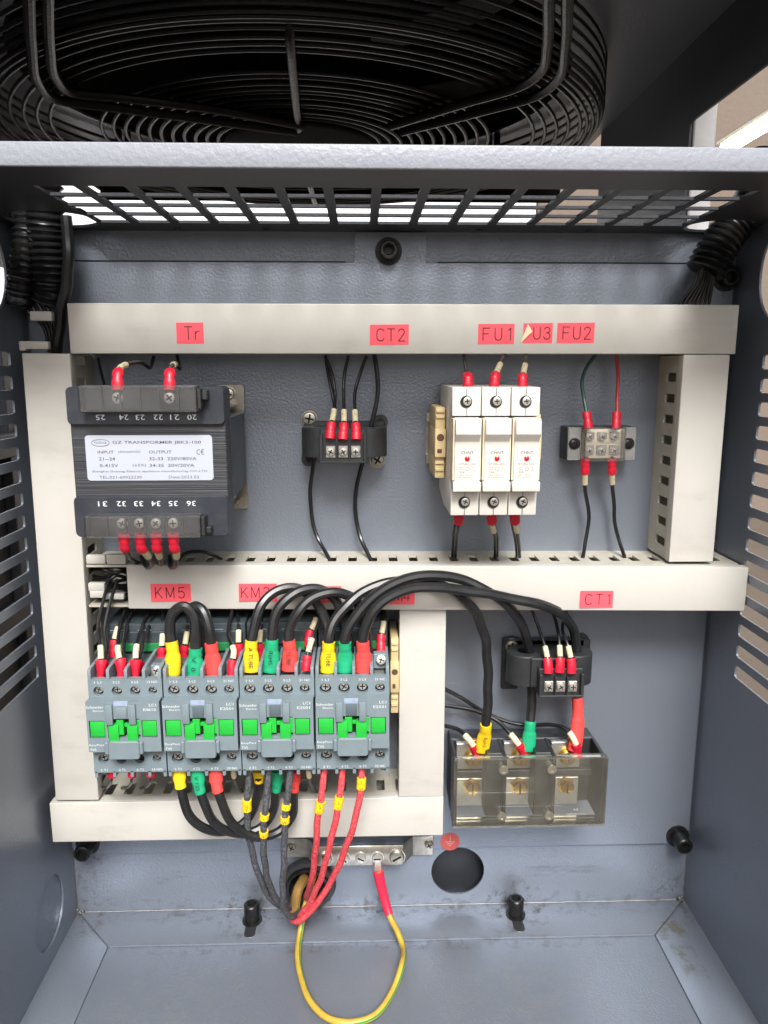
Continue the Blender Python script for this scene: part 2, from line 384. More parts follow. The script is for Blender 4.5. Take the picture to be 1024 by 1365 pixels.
def wire(name, label, cat, pts, r, m, bits=(), group=None, step=2.0, n=9):
    """bits: (kind, s0, s1) measured in mm along the wire, negative from its end"""
    P = spline(px(*pts), step); L0 = arclen(P); w0 = random.uniform(0, 6); w1 = random.uniform(22, 38); amp = .22*r/2
    P = [p+Vector((math.sin(w0+s_/w1*6.28), math.cos(w0*2+s_/w1*5.1), .6*math.sin(w0*3+s_/w1*4.3)))*amp*min(1, s_/25, (L0[-1]-s_)/25) for p, s_ in zip(P, L0)]
    t = thing(name, label, cat, P[0], group)
    T_ = arclen(P)[-1]; e0 = 0; e1 = T_
    for b in bits:
        if b[0][:6] == 'sleeve':
            if b[1] >= 0: e0 = b[2]-4
            else: e1 = T_+b[1]+4
    part('insulation', MB().tube(sub(P, e0, e1, step) if (e0 or e1 < T_) else P, r, n), m, t)
    for b in bits:
        kind, s0, s1 = b[:3]; Q = sub(P, s0, s1); N = len(Q)
        if kind == 'ferrule':
            q = b[3] if len(b) > 3 else 2.6
            rr = [q*(1.0 if i < N*.45 else (.82 if i < N*.55 else .98)) for i in range(N)]
            part('ferrule', MB().tube(Q, rr, 12, flat=(NYV, .75)), 'ferrule', t)
        elif kind == 'flare':       # insulated crimp, wide mouth on the wire side
            rr = [2.2+1.9*(i/(N-1))**1.5 for i in range(N)]
            part('ferrule', MB().tube(Q, rr, 12, flat=(NYV, .8)), 'ferrule', t)
        elif kind == 'marker':
            part('marker_tube', MB().tube(Q, r+.75, 10), 'marker', t)
        elif kind == 'band':
            o = part('marker_band', MB().tube(Q, r+.9, 12), 'sleeve_yellow', t)
            c = Q[N//2]; mark = b[3] if len(b) > 3 else 'U'
            text(mark, 0, 0, 0, 2.1, o, 'ink', rot=.2, fn=lambda a, z, c=c: (c.x+(r+1)*math.sin(a/(r+1)), c.y-(r+1)*math.cos(a/(r+1)), c.z+z))
        elif kind[:6] == 'sleeve':
            q = b[3] if len(b) > 3 else r+1.2; body = b[4] if len(b) > 4 else None; lug = b[5] if len(b) > 5 else 0.62
            # lug end (start of the sub-path when s0 == 0, else the end) is wider and flatter
            rev = s0 < 0
            rr = []; fl = []
            for i in range(N):
                f = i/(N-1); f = 1-f if rev else f
                rr.append(q*(1.06 if f < .55 else 1.06-.2*min(1, (f-.55)/.12))*(1+.025*math.sin(i*2.1+q*9))); fl.append(lug if f < .5 else min(1, lug+(f-.5)*2*(1-lug)*1.4))
            o = part('sleeve', MB().tube(Q, rr, 16, flat=(NYV, fl)), 'sleeve_'+kind[7:], t)
            if body:
                D = (Q[-1]-Q[0]); Ln = D.length; D.normalize(); up = D if D.z > 0 else -D; c = (Q[0]+Q[-1])/2
                side = Vector((up.z, 0, -up.x)).normalized(); NN = side.cross(up).normalized()
                if NN.y > 0: NN = -NN
                def fn(a, z, c=c, up=up, side=side, NN=NN, q=q, fl=fl):   # a runs along the sleeve, z across it
                    ang = z/(q*1.06); return c-up*a+side*(q*1.1*math.sin(ang))+NN*(q*1.12*math.cos(ang)*.92+.35)
                text(body, 0, 0, 0, q*.55, o, 'ink', fn=fn, wid=min(Ln*.7, len(body)*q*.46))
    return t
def screw_mb(c, r, dirv=(0, -1, 0), h=1.6):
    return MB().lathe(c, dirv, [(r, -.2), (r, h*.5), (r*.86, h*.85), (r*.5, h), (0, h*1.03)], 18)
def add_screw(parent, c, r, m='steel', dirv=(0, -1, 0), h=1.6, slot='cross', rot=0, washer=0, name='screw'):
    o = part(name, screw_mb(c, r, dirv, h), m, parent)
    if slot:
        c = Vector(c); d = Vector(dirv).normalized(); u = d.orthogonal().normalized(); v = d.cross(u); mb = MB()
        for k in range(2 if slot == 'cross' else 1):
            a = rot+k*math.pi/2; U = u*math.cos(a)+v*math.sin(a); W = d.cross(U)
            L = r*.62; t = r*.13; pts = [c+d*(h*1.0)+U*x+W*y for x, y in ((-L,-t),(L,-t),(L,t),(-L,t))]
            mb.prism(pts, d*(h*.09))
        part('screw_slot', mb, 'hole_dark', o)
    if washer: part('washer', MB().lathe(c, dirv, [(0, -.6), (washer, -.6), (washer, .25), (r*.8, .35), (0, .35)], 20), m, o)
    return o

# ================================================================== setting outside
single('ground', MB().box(-60000, 60000, -60000, 60000, -1022, -1020), 'concrete', (0, 0, -1020), kind='structure')
single('white_backdrop', MB().box(-9000, 1140, 4600, 4800, -1020, 2600, 10), 'white_backdrop', (-3000, 4600, -1020),
       'added white backdrop for the bright outdoors seen through the perforated shelf', 'wall')  # added sunlit surface, shows white in place of the bright sky
single('boundary_wall', MB().box(1150, 9000, 4600, 4800, -1020, 2100, 10), 'beige_wall', (1150, 4600, -1020),
       'plain beige wall standing outside behind the machine, top right', 'wall')
# ================================================================== cabinet
XL, XR = -226.0, 258.0; ZF = -420.0; ZS = 92.0; YF = -158.0; YB = 4.0
CAB = thing('control_cabinet', 'grey powder-coated steel cabinet that houses all the switchgear', 'cabinet', (16, -80, ZF))
# back wall with cable openings
part('back_wall', MB().plate((XL, XR), (ZF, ZS), (YB, YB+1.5), lambda u, v, w: (u, w, v),
     [(53.4, 95.4, -411, -369.5, 21), (-60, -28, -413, -381, 16)], k=10), 'powder', CAB)
pl = part('mounting_plate', MB().box(XL+2, XR-2, 0, 2.2, -367, 72, .5).box(-4, 44, .1, 2.1, 71.5, ZS-1), 'powder', CAB)
part('plate_edge', MB().box(XL+3, -10, -.25, 1.5, 71.6, 72.5).box(52, XR-4, -.25, 1.5, 71.6, 72.5), 'bolt_black', pl)
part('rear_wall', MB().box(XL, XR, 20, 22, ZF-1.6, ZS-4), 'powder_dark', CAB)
# side walls with ventilation slots
sl = [(-140, -27, 3-15.2*i, 12-15.2*i, 2.2) for i in range(15)]
part('side_wall', MB().plate((YF, YB+44), (ZF, ZS), (XL-1.5, XL), lambda u, v, w: (w, u, v), sl+[(-82, -22, 34, 94-4, 28), (-68, -18, -408, -358, 25)], k=8), 'powder', CAB, label='left side wall with ventilation slots and a round opening')
part('blanking_plate', MB().box(XL-3.2, XL-1.7, -72, -14, -412, -354), 'powder', CAB)
sr = [(-150, -43, 1-15.0*i, 10-15.0*i, 2.2) for i in range(15)]
part('side_wall', MB().plate((YF, YB+44), (ZF, ZS), (XR, XR+1.5), lambda u, v, w: (w, u, v), sr+[(-96, -30, 30, 90, 28)], k=8), 'powder', CAB, label='right side wall with ventilation slots and a round opening')
# floor: mitred flanges over a bottom plate
fl = 36.0; g = .5
part('bottom_plate', MB().box(XL, XR, YF, YB+43, ZF-4, ZF-1.7), 'powder', CAB)
bolt_slots = []
def flange(pts, name='floor_flange'): return part(name, MB().prism([(x, y, ZF) for x, y in pts], (0, 0, -1.6), .4, 2), 'powder', CAB)
flange([(XL+g*2, YB), (XR-g*2, YB), (XR-fl-2, YB-fl-1), (XL+fl, YB-fl-1)])
flange([(XL, YB-g*3), (XL+fl-g, YB-fl-g*3), (XL+fl-g, YF), (XL, YF)])
flange([(XR, YB-g*3), (XR-fl-2+g, YB-fl-g*3), (XR-fl-2+g, YF), (XR, YF)])
part('front_sill', MB().box(XL, XR, YF-1.5, YF, ZF-4, ZF+12, .4), 'powder', CAB)
# weld seam and corner beads
mb = MB(); P = [(XL+2+i*4.0, YB-.4+random.uniform(-.15, .15), ZF+.25) for i in range(int((XR-XL-4)/4))]
mb.tube(P, .42, 6); part('weld_seam', mb, 'weld', CAB)
for xx in (XL, XR):
    mb = MB().tube([(xx+(.35 if xx < 0 else -.35), YB-.3, z) for z in range(int(ZF), -360, 8)], .5, 6); part('weld_seam', mb, 'weld', CAB)
    mb = MB()
    for i in range(14): mb.lathe((xx+(1 if xx < 0 else -1)*random.uniform(.5, 5), YB-random.uniform(.3, 3), ZF+random.uniform(0, 4)), (0, -1, .5), [(0, -1), (1.1, -.6), (1.3, .1), (.7, .8), (0, 1)], 7)
    part('weld_bead', mb, 'weld', CAB)
# shelf with square perforations
x_bars = 8.5-25.2*8
holes = []
for i in range(15):
    for j in range(4): holes.append((x_bars+25.2*(i+1)+2.5, x_bars+25.2*(i+2)-2.5, -122+25*j+1.7, -122+25*(j+1)-1.7, .6))
shelf = part('shelf', MB().plate((XL-30, XR+30), (YF, YB+44), (ZS, ZS+1.6), lambda u, v, w: (u, v, w), holes+[(-218, -164, -59, -6, 25), (211, 253, -44, -2, 20)], k=6, margin=.5), 'powder_dark', CAB)  # darker copy of the coat: underside shade put into the colour
part('front_lip', MB().box(XL-60, XR+60, YF-1.8, YF, ZS-.6, ZS+10.2, .85, 3).box(XL-60, XR+60, YF-1.2, YF+12, ZS+8.6, ZS+10.0, .4, 2), 'powder_lit', CAB)  # lighter copy of the coat: light on the lip put into the colour
for xx in (-120, -62, 34.5, 79, 152):
    part('rivet', MB().lathe((xx, -6, ZS), (0, 0, -1), [(2.4, 0), (2.0, .8), (0, 1.2)], 12), 'bolt_black', shelf)
# dirt that has settled along joints and round bolts, scuffs on the lids (thin sheets with a ragged noise edge)
def grimemat(name, rgb, ax, scale, cover, dens=.75, stretch=(1, 1, 1)):
    m = bpy.data.materials.new(name); m.use_nodes = True; n = m.node_tree.nodes; l = m.node_tree.links
    b = n['Principled BSDF']; b.inputs['Base Color'].default_value = lin(rgb); b.inputs['Roughness'].default_value = .75
    tc = n.new('ShaderNodeTexCoord'); sp = n.new('ShaderNodeSeparateXYZ'); l.new(tc.outputs['Generated'], sp.inputs[0])
    def mth(op, a, b_=None, cl=False):
        x = n.new('ShaderNodeMath'); x.operation = op; x.use_clamp = cl
        for k, v in enumerate((a, b_)):
            if v is None: continue
            if isinstance(v, (int, float)): x.inputs[k].default_value = v
            else: l.new(v, x.inputs[k])
        return x.outputs[0]
    e = []
    for c in ax:
        u = sp.outputs[c]; e.append(mth('MULTIPLY', mth('MULTIPLY', u, mth('SUBTRACT', 1, u)), 4, True))
    edge = mth('POWER', mth('MULTIPLY', e[0], e[1]), .5)
    mp = n.new('ShaderNodeMapping'); mp.inputs['Scale'].default_value = stretch; l.new(tc.outputs['Object'], mp.inputs[0])
    t = n.new('ShaderNodeTexNoise'); t.inputs['Scale'].default_value = scale; t.inputs['Detail'].default_value = 8; t.inputs['Roughness'].default_value = .7; l.new(mp.outputs[0], t.inputs[0])
    r = n.new('ShaderNodeMapRange'); r.inputs[1].default_value = cover; r.inputs[2].default_value = cover+.22; l.new(t.outputs[0], r.inputs[0])
    f = mth('MULTIPLY', mth('MULTIPLY', r.outputs[0], edge), dens, True)
    tr = n.new('ShaderNodeBsdfTransparent'); mx = n.new('ShaderNodeMixShader'); l.new(f, mx.inputs[0]); l.new(tr.outputs[0], mx.inputs[1]); l.new(b.outputs[0], mx.inputs[2]); l.new(mx.outputs[0], n['Material Output'].inputs[0])
    MATS[name] = m
grimemat('grime_floor', (80, 64, 44), (0, 1), 120, .5, .5); grimemat('grime_wall', (76, 62, 46), (0, 2), 120, .51, .5)
grimemat('grime_oil', (96, 92, 58), (0, 1), 70, .44, .8); grimemat('scuff_lid', (116, 98, 72), (0, 2), 90, .52, .12, (.35, 1, 1)); grimemat('scuff_wall', (60, 58, 56), (0, 2), 90, .52, .5, (.2, 1, 1.5)); grimemat('dust', (150, 150, 146), (0, 1), 60, .46, .2)
def sheet(m, parent, x0, x1, a0, a1, k, wall=True, name='dirt'):
    mb = MB(); P = [(x0, k, a0), (x1, k, a0), (x1, k, a1), (x0, k, a1)] if wall else [(x0, a0, k), (x1, a0, k), (x1, a1, k), (x0, a1, k)]
    mb.bm.faces.new([mb.bm.verts.new(p) for p in P]); return part(name, mb, m, parent, smooth=0)
sheet('grime_floor', CAB, XL+3, XR-3, -13, 9, ZF+.2, False)
sheet('grime_wall', CAB, XL+3, XR-3, -427, -409, YB-.2)
for xx in (XL+12, XR-12): sheet('grime_wall', CAB, xx-16, xx+16, -424, -340 if xx < 0 else -395, YB-.35 if xx < 0 else YB-.3); sheet('grime_floor', CAB, xx-14, xx+14, -30, 6, ZF+.3, False)
for c in (-87.5, 120): sheet('grime_floor', CAB, c-26, c+26, -32, 8, ZF+.35, False); sheet('grime_wall', CAB, c-22, c+22, -426, -395, YB-.4)
sheet('grime_floor', CAB, XL+fl-6, XR-fl+4, -45, -31, ZF-1.5+1.75, False)
sheet('grime_oil', CAB, 222, 246, -40, -20, ZF+.4, False); sheet('grime_oil', CAB, 226, 244, -78, -42, ZF+.4, False)
sheet('scuff_wall', CAB, 128, 190, -402, -386, YB-.4); sheet('scuff_wall', CAB, -170, -90, -398, -376, YB-.4); sheet('grime_wall', CAB, -222, -190, -372, -345, -.25)
sheet('dust', CAB, -180, -60, -150, -50, ZF-1.4, False); sheet('dust', CAB, 40, 215, -150, -45, ZF-1.4, False)
# ---- fan housing above the shelf
FX, FY, FZ, FR = -54.0, 200.0, 200.0, 262.0
HOU = thing('fan_housing', 'dark steel frame and ceiling plate above the perforated shelf', 'housing', (16, 80, ZS))
part('ceiling_plate', MB().plate((-330, XR+1), (-150, 500), (250, 252), lambda u, v, w: (u, v, w), [(FX-236, FX+236, FY-236, FY+236, 236)], k=16), 'powder', HOU)
part('side_rail', MB().box(XR, XR+2, -150, 98, 191, 252), 'powder_dark', HOU)
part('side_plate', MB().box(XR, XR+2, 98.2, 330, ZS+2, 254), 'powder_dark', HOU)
part('corner_post', MB().box(XR+6, XR+24, 104, 122, ZS+2, 300, 1), 'pale_post', HOU)
part('side_plate', MB().box(-332, -330.2, -120, 340, ZS+2, 252), 'powder', HOU)
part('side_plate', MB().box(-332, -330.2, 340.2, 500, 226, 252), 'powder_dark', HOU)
part('shroud', MB().lathe((FX, FY, 252), (0, 0, 1), [(244, 0), (232, 12), (230, 110), (234, 110), (236, 12), (248, 0)], 72), 'fan_black', HOU)
part('back_plate', MB().box(-330, XR, 496, 498, 214, 249.5), 'fan_black', HOU)
part('top_cover', MB().box(-340, 300, -170, 520, 380, 384), 'fan_black', HOU)
# guard: concentric wire rings, round edge, spokes
GU = thing('fan_guard', 'black wire fan guard of concentric rings above the shelf', 'fan guard', (FX, FY, FZ))
def ring(r, z, t=1.5): 
    n = 96; part('ring', MB().tube([(FX+r*math.cos(6.28318*i/n), FY+r*math.sin(6.28318*i/n), z) for i in range(n)], t, 6, closed=True), 'guard', GU)
r = 72
while r < FR-10:
    if not (176 < r < 198): ring(r, FZ+random.uniform(-.9, .9), 1.6)
    r += 9.6
for k in range(5):
    a = k/4*math.pi/2; ring(FR-12+12*math.sin(a), FZ+12-12*math.cos(a)+.5, 1.6)
for k in range(4): ring(FR, FZ+21+k*8, 1.6)
for a, single_rod in ((273, 1), (35, 0), (90, 1), (145, 0)):
    a = math.radians(a); d = Vector((math.cos(a), math.sin(a), 0)); p = Vector((-d.y, d.x, 0)); c = Vector((FX, FY, 0))
    for off in ((0,) if single_rod else (-6, 6)):
        R1 = FR-44
        prof = [(58, -4), (90, -4), (R1-25, -4), (R1, -3), (R1+16, 1), (R1+22, 11), (R1+23, 26), (R1+23, 50)]
        part('spoke', MB().tube(spline([c+d*q+p*off+Vector((0, 0, FZ+zz)) for q, zz in prof], 4), 3.4 if not single_rod else 3.0, 10), 'guard', GU)
# heavy frame bars: run back along both sides, then bend in to the hub
for P_ in ([(38, -25), (42, 60), (50, 108), (74, 132), (140, 142), (260, 158), (395, 176)], [(63, -25), (66, 60), (74, 103), (96, 123), (160, 130), (280, 145), (405, 168)],
           [(757, -25), (754, 60), (745, 104), (716, 127), (640, 149), (535, 176)], [(732, -25), (730, 60), (722, 94), (695, 114), (620, 137), (520, 168)]):
    part('frame_bar', MB().tube(spline([atz(a, b, FZ-5.5) for a, b in P_], 4), 3.4, 10), 'guard', GU)
part('hub_plate', MB().lathe((FX, FY, FZ), (0, 0, -1), [(0, 0), (66, 0), (67, 1.5), (64, 3), (0, 3)], 48), 'fan_black', GU)
FAN = thing('cooling_fan', 'black axial fan behind the wire guard', 'fan', (FX, FY, 240))
part('motor', MB().lathe((FX, FY, 216), (0, 0, 1), [(0, 0), (58, 0), (64, 6), (64, 90), (0, 90)], 40), 'fan_black', FAN)
for k in range(5):
    a0 = k*2*math.pi/5; mb = MB(); g0 = []
    for i in range(7):
        rr_ = 62+i*26; row = []
        for j in range(6):
            aa = a0+(j/5-.5)*1.0; row.append(mb.bm.verts.new((FX+rr_*math.cos(aa), FY+rr_*math.sin(aa), 248+(j/5-.5)*36)))
        g0.append(row)
    for i in range(6):
        for j in range(5): mb.bm.faces.new((g0[i][j], g0[i+1][j], g0[i+1][j+1], g0[i][j+1]))
    bmesh.ops.solidify(mb.bm, geom=mb.bm.faces[:], thickness=2.0)
    part('blade', mb, 'fan_black', FAN)
# glowing tube that stands in for a streak of sun glare outside
a = atx(964, 199, 620); b = atx(1040, 158, 620); zz = (a.z+b.z)/2
LM = thing('glare_strip', 'glowing warm strip standing in for sun glare beyond the right end of the shelf', 'glare streak', (620, a.y, zz))
part('tube', MB().cyl((620, a.y, zz), (620, b.y-300, zz), 9, 14), 'glare_glow', LM)
part('strip_housing', MB().box(611, 629, b.y-310, a.y+10, zz+10, zz+18, 2), 'zinc', LM)
# dark machine side seen through the left slots
single('machine_side_panel', MB().box(-420, -417, -60, 900, -1019, 46, 1).box(-417, -405, 160, 175, -1019, 46, 1).box(-417, -405, 350, 362, -1019, 46, 1).box(-417, -395, -60, 900, -96, -70, 1).box(-417, -395, -60, 900, -300, -270, 1), 'powder_dark', (-420, 300, -1019),
       'dark grey machine panel seen through the slots of the left wall', 'panel')

# ================================================================== socket bolts
def bolt(label, c, d, L=9, r=6.2, washer=9):
    c = Vector(c); d = Vector(d).normalized(); t = thing('socket_bolt', label, 'bolt', c, 'black socket head bolts')
    part('washer', MB().lathe(c, d, [(0, 0), (washer, 0), (washer, 1.4), (r*1.05, 1.6), (0, 1.6)], 24), 'bolt_black', t)
    hd = part('bolt_head', MB().lathe(c, d, [(r*.98, 1.4), (r, 2), (r, 2+L-.8), (r-.8, 2+L), (r*.62, 2+L), (r*.6, L-2.5), (0, L-2.6)], 24), 'bolt_black', t)
    part('hex_socket', MB().lathe(c, d, [(r*.56, L-2.4), (r*.56, L+1.5), (r*.52, L+1.5), (r*.52, L-2.4)], 6), 'hole_dark', hd)
    return t
bolt('black socket bolt at the top centre under the shelf', (18.8, 0, 79), (0, -1, 0), 7)
bolt('black socket bolt in the upper right corner beside the wire bundle', (250, 0, 62.5), (0, -1, 0), 6)
bolt('black socket bolt below the left end of the bottom trunking', (-212, 0, -357), (0, -1, 0), 13)
bolt('black socket bolt near the right wall at the lower right of the plate', (247, 0, -360), (0, -1, 0), 13)
for pxx, lb in ((336, 'black socket bolt standing on the floor flange, left one'), (690, 'black socket bolt standing on the floor flange, right one')):
    c = atz(pxx, 1229, ZF); c.y = -9.5; bolt(lb, (c.x, c.y, ZF), (0, 0, 1), 13, 6.0, 7.6)
    mb = MB().rrect(-4.2, 4.2, -13, 6, 0, .1, 4.1, 5)
    for v in mb.bm.verts: v.co = Vector((c.x+v.co.x, c.y-7+v.co.z*.9, ZF+.15+v.co.y))
    o = part('slot', mb, 'powder_dark', CAB); 
    mb = MB().tube([(c.x+4.2*math.cos(q), c.y-14.6+4.0*math.sin(q), ZF+.3) for q in [math.pi+math.pi*i/10 for i in range(11)]], .3, 6); part('slot_rim', mb, 'weld', CAB)

# ================================================================== trunking
def trunk(label, x0, x1, z0, z1, axis, lid=None, tilt=0, slots=(True, True), sphase=6, proud=0):
    o = ((x0+x1)/2, 0, (z0+z1)/2); t = thing('cable_trunking', label, 'trunking', o, 'slotted cable trunking')
    part('base', MB().box(x0+.6, x1-.6, -1.6, -.05, z0+.6, z1-.6), 'pvc_inner', t)
    hs = lambda a, b: [(u, u+6.0, -30, -13.5, 1.2) for u in [a+sphase+14.0*i for i in range(int((b-a-sphase-7)/14.0)+1)]]
    if axis == 'x':
        for k, zz in enumerate((z0+.6, z1-2.2)):
            part('slotted_side', MB().plate((x0+.3, x1-.3), (-38.5, -1.5), (zz, zz+1.6), lambda u, v, w: (u, v, w), hs(x0, x1) if slots[k] else [], k=2, margin=.4), 'pvc_inner', t)
        l0, l1 = lid or (x0, x1); bx = (l0, l1, z0, z1)
    else:
        for k, xx in enumerate((x0+.6, x1-2.2)):
            part('slotted_side', MB().plate((z0+.3, z1-.3), (-38.5, -1.5), (xx, xx+1.6), lambda u, v, w: (w, v, u), hs(z0, z1) if slots[k] else [], k=2, margin=.4), 'pvc_inner', t)
        l0, l1 = lid or (z0, z1); bx = (x0, x1, l0, l1)
    mb = MB().box(bx[0], bx[1], -41, -38.8, bx[2], bx[3], .7, 3)
    if axis == 'x':
        for zz in (bx[2], bx[3]-1.1): mb.box(bx[0]+.2, bx[1]-.2, -39.2, -33.5, zz, zz+1.1, .3)
    else:
        for xx in (bx[0], bx[1]-1.1): mb.box(xx, xx+1.1, -39.2, -33.5, bx[2]+.2, bx[3]-.2, .3)
    for v in mb.bm.verts: v.co.y -= proud*max(0, (v.co.x-bx[0])/(bx[1]-bx[0]))
    t['_lid'] = 1
    L = part('lid', mb, 'pvc', t); t.rotation_euler.y = math.radians(tilt); del t['_lid']
    return t, L
T1, L1 = trunk('beige trunking across the top with the Tr and CT2 labels', -182.4, 241, 10.6, 41.4, 'x')
T2, L2 = trunk('tall beige upright trunking along the left wall', -214.2, -184.4, -296.3, 10.8, 'z', slots=(False, True), tilt=.6)
T3, L3 = trunk('beige upright trunking on the right between top and middle runs', 207.3, 237.6, -127.2, 10.2, 'z', sphase=8)
T4, L4 = trunk('beige middle trunking with the KM and CT1 labels', -183.8, 256.5, -157.8, -127.4, 'x', lid=(-156.5, 257.4), tilt=.35, proud=9.5)
T5, L5 = trunk('short beige upright trunking right of the contactors', 25, 56.8, -298, -158.0, 'z')
T6, L6 = trunk('beige trunking along the bottom under the contactors', -220.5, 57, -328.6, -298.2, 'x')
# snapped-off finger tabs at the open left end of the middle trunking
for a, b, c_, d_ in ((116, 141, 742, 754), (143, 168, 741, 754), (119, 140, 779, 790), (121, 143, 789, 799), (138, 166, 793, 801)):
    p = at(a, d_, -38); q = at(b, c_, -38); part('finger_tab', MB().box(p.x, q.x, -39.5, -35, p.z, q.z, .8, 2), 'pvc', T4)
for a, b, c_, d_ in ((38, 66, 415, 428), (30, 62, 455, 466), (24, 32, 455, 468)):
    p = at(a, d_, -34); q = at(b, c_, -34); part('finger_tab', MB().box(p.x, q.x, -36, -31, p.z, q.z, .8, 2), 'pvc', T2)
# red label stickers
def sticker(lid, body, a, b, c_, d_, tx0=.16, tx1=.84, skew=0, y=-41.0):
    p = at(a, d_, y); q = at(b, c_, y)
    if lid == L4: y -= 9.5*((p.x+q.x)/2+156.5)/413.9+.35; p = at(a, d_, y); q = at(b, c_, y)
    x0, x1, z0, z1 = p.x, q.x, p.z, q.z
    pts = [(x0, y-.05, z0), (x1, y-.05, z0+skew), (x1+skew*.4, y-.05, z1+skew), (x0+skew*.5, y-.05, z1)]
    o = part('label_sticker', MB().prism(pts, (0, -.12, 0)), 'label_red', lid)
    if body: stroke_text(body, x0+(x1-x0)*tx0, x0+(x1-x0)*tx1, y-.22, z0+(z1-z0)*.2, (z1-z0)*.6, o)
    return o, (x0, x1, z0, z1)
sticker(L1, 'Tr', 236, 271, 430, 458, .3, .84); sticker(L1, 'CT2', 493, 545, 433, 460, .18, .9, .3)
sticker(L1, 'FU1', 637, 686, 432, 459, .14, .9, .2)
o, (x0, x1, z0, z1) = sticker(L1, 'U3', 697, 737, 431, 457.5, .36, .92, .2)
part('peeled_corner', MB().prism([(x0-1.4, -41.3, z0+.2), (x0+2.8, -41.4, z1-.4), (x0+5.6, -42.6, z1-5.2)], (0, -.15, 0)), 'label_back', o)
sticker(L1, 'FU2', 742, 793, 430.5, 457.5, .16, .9, .2)
sticker(L4, 'KM5', 202, 254, 780, 804, .12, .84); sticker(L4, 'KM3', 319, 369, 779, 803, .07, .8)
sticker(L4, None, 415, 455, 782, 804); sticker(L4, 'KM4', 512, 553, 783, 806, .1, .84); sticker(L4, 'CT1', 773, 818, 786, 809, .16, .9)

for L_, x0, x1, z0, z1, k in ((L1, -183, -120, 9.5, 42.5, -41.15), (L1, 190, 242, 9.5, 42.5, -41.15), (L1, -60, 60, 9, 20, -41.15), (L2, -217, -182, -80, 14, -41.6), (L2, -217, -184, -300, -180, -41.6), (L6, -222, -120, -330, -297, -41.15), (L6, -40, 58, -330, -310, -41.15), (L5, 24, 58, -200, -156, -41.15), (L5, 24, 58, -300, -262, -41.15), (L3, 206, 239, -130, -70, -41.15)):
    sheet('scuff_lid', L_, x0, x1, z0, z1, k, name='scuff')
# ================================================================== DIN rails
def rail(label, x0, x1, zc):
    pts = [(-17.5, 0), (-17.5, -1), (-12.5, -1), (-12.5, -7.5), (12.5, -7.5), (12.5, -1), (17.5, -1), (17.5, 0), (11.5, 0), (11.5, -6.5), (-11.5, -6.5), (-11.5, 0)]
    # hat profile flanges face the viewer
    pts = [(z, -7.5-y) for z, y in pts]
    single('mounting_rail', MB().prism([(x0, y, zc+z) for z, y in pts], (x1-x0, 0, 0)), 'zinc', (x0, 0, zc), label, 'rail', 'mounting rails')
rail('metal mounting rail behind the fuse holders', 45, 112, -46)
rail('metal mounting rail behind the contactors', -176, 24, -214)

# ================================================================== transformer
TR = thing('transformer', 'black control transformer with silver rating label at upper left', 'transformer', (-126, 0, -98))
part('core', MB().box(-171, -80.2, -80, -8, -77, -28, .6), 'lamination', TR)
part('core_band', MB().box(-172, -79.6, -66, -22, -77.6, -27.6, .5), 'tr_black', TR)
for (z0, z1, zt0, zt1, xs) in ((-31, -9, -23, -8, (-159.5, -94)), (-98, -73.5, -96.4, -83.2, (-161.5, -95))):
    part('bobbin_flange', MB().rrect(-171.5, -80.2, z0, z1, -83, -62, 3, 4, bev=.5), 'tr_black', TR)
    tb = part('terminal_strip', MB().box(xs[0]+1, xs[1]-1, -88, -82.8, zt0+1, zt1-1, .3), 'black_plastic', TR)
    n = 6; p = (xs[1]-xs[0])/n
    for i in range(n+1): part('barrier', MB().box(xs[0]+i*p-.5, xs[0]+i*p+.5, -91, -88, zt0+.8, zt1-.8), 'black_plastic', tb)
    cv = part('clear_cover', MB().box(xs[0], xs[1], -94, -92.8, zt0, zt1, .3).box(xs[0], xs[1], -92.8, -84, zt1-1.1, zt1, .2).box(xs[0], xs[0]+1, -92.8, -84, zt0, zt1-1.2, .2).box(xs[1]-1, xs[1], -92.8, -84, zt0, zt1-1.2, .2), 'clear_grey', TR)
    part('cover_clip', MB().box(xs[1]+.1, xs[1]+2.4, -92, -83, (zt0+zt1)/2-6, (zt0+zt1)/2+5.5, .4).box(xs[1]+2.4, xs[1]+5.6, -90, -83, (zt0+zt1)/2+(-1 if z0 > -50 else -5), (zt0+zt1)/2+(5 if z0 > -50 else -1), .6), 'black_plastic', TR)
    part('cover_clip', MB().box(xs[0]-1.6, xs[0]-.1, -92, -83, zt0+1, zt1-1, .4), 'black_plastic', TR)
for pxx, s_ in ((134, '25'), (165, '24'), (187, '23'), (211, '22'), (233, '21'), (256, '20')): 
    p = at(pxx, 555, -83.2); text(s_, p.x, -83.25, -26.6, 3.1, TR, 'ink_white', rot=math.pi, wid=5.4)
for pxx, s_ in ((137, '31'), (162, '32'), (185, '33'), (208, '34'), (231, '35'), (255, '36')):
    p = at(pxx, 672, -83.2); text(s_, p.x, -83.25, -77.8, 3.1, TR, 'ink_white', rot=math.pi, wid=5.4)
for i, pxx in enumerate((157, 226)):
    p = at(pxx, 531, -89); add_screw(TR, (p.x, -88.4, -15.2), 3.4, 'steel', rot=.4+i)
for i, pxx in enumerate((163, 186, 208, 231)):
    p = at(pxx, 696, -89); add_screw(TR, (p.x, -88.4, -88.6), 3.2, 'steel', rot=.3+i*.7)
lbl = part('rating_label', MB().rrect(-163, -88.5, -64.2, -37.3, -80.6, -80.15, 2, 4), 'silver_label', TR)
def lt(s_, x0, x1, z, h, m='ink_soft', b=0): text(s_, (x0+x1)/2, -80.72, z, h, lbl, m, wid=x1-x0, bold=b)
lt('GZ TRANSFORMER JBK3-100', -147, -95, -41.7, 2.2, b=.012)
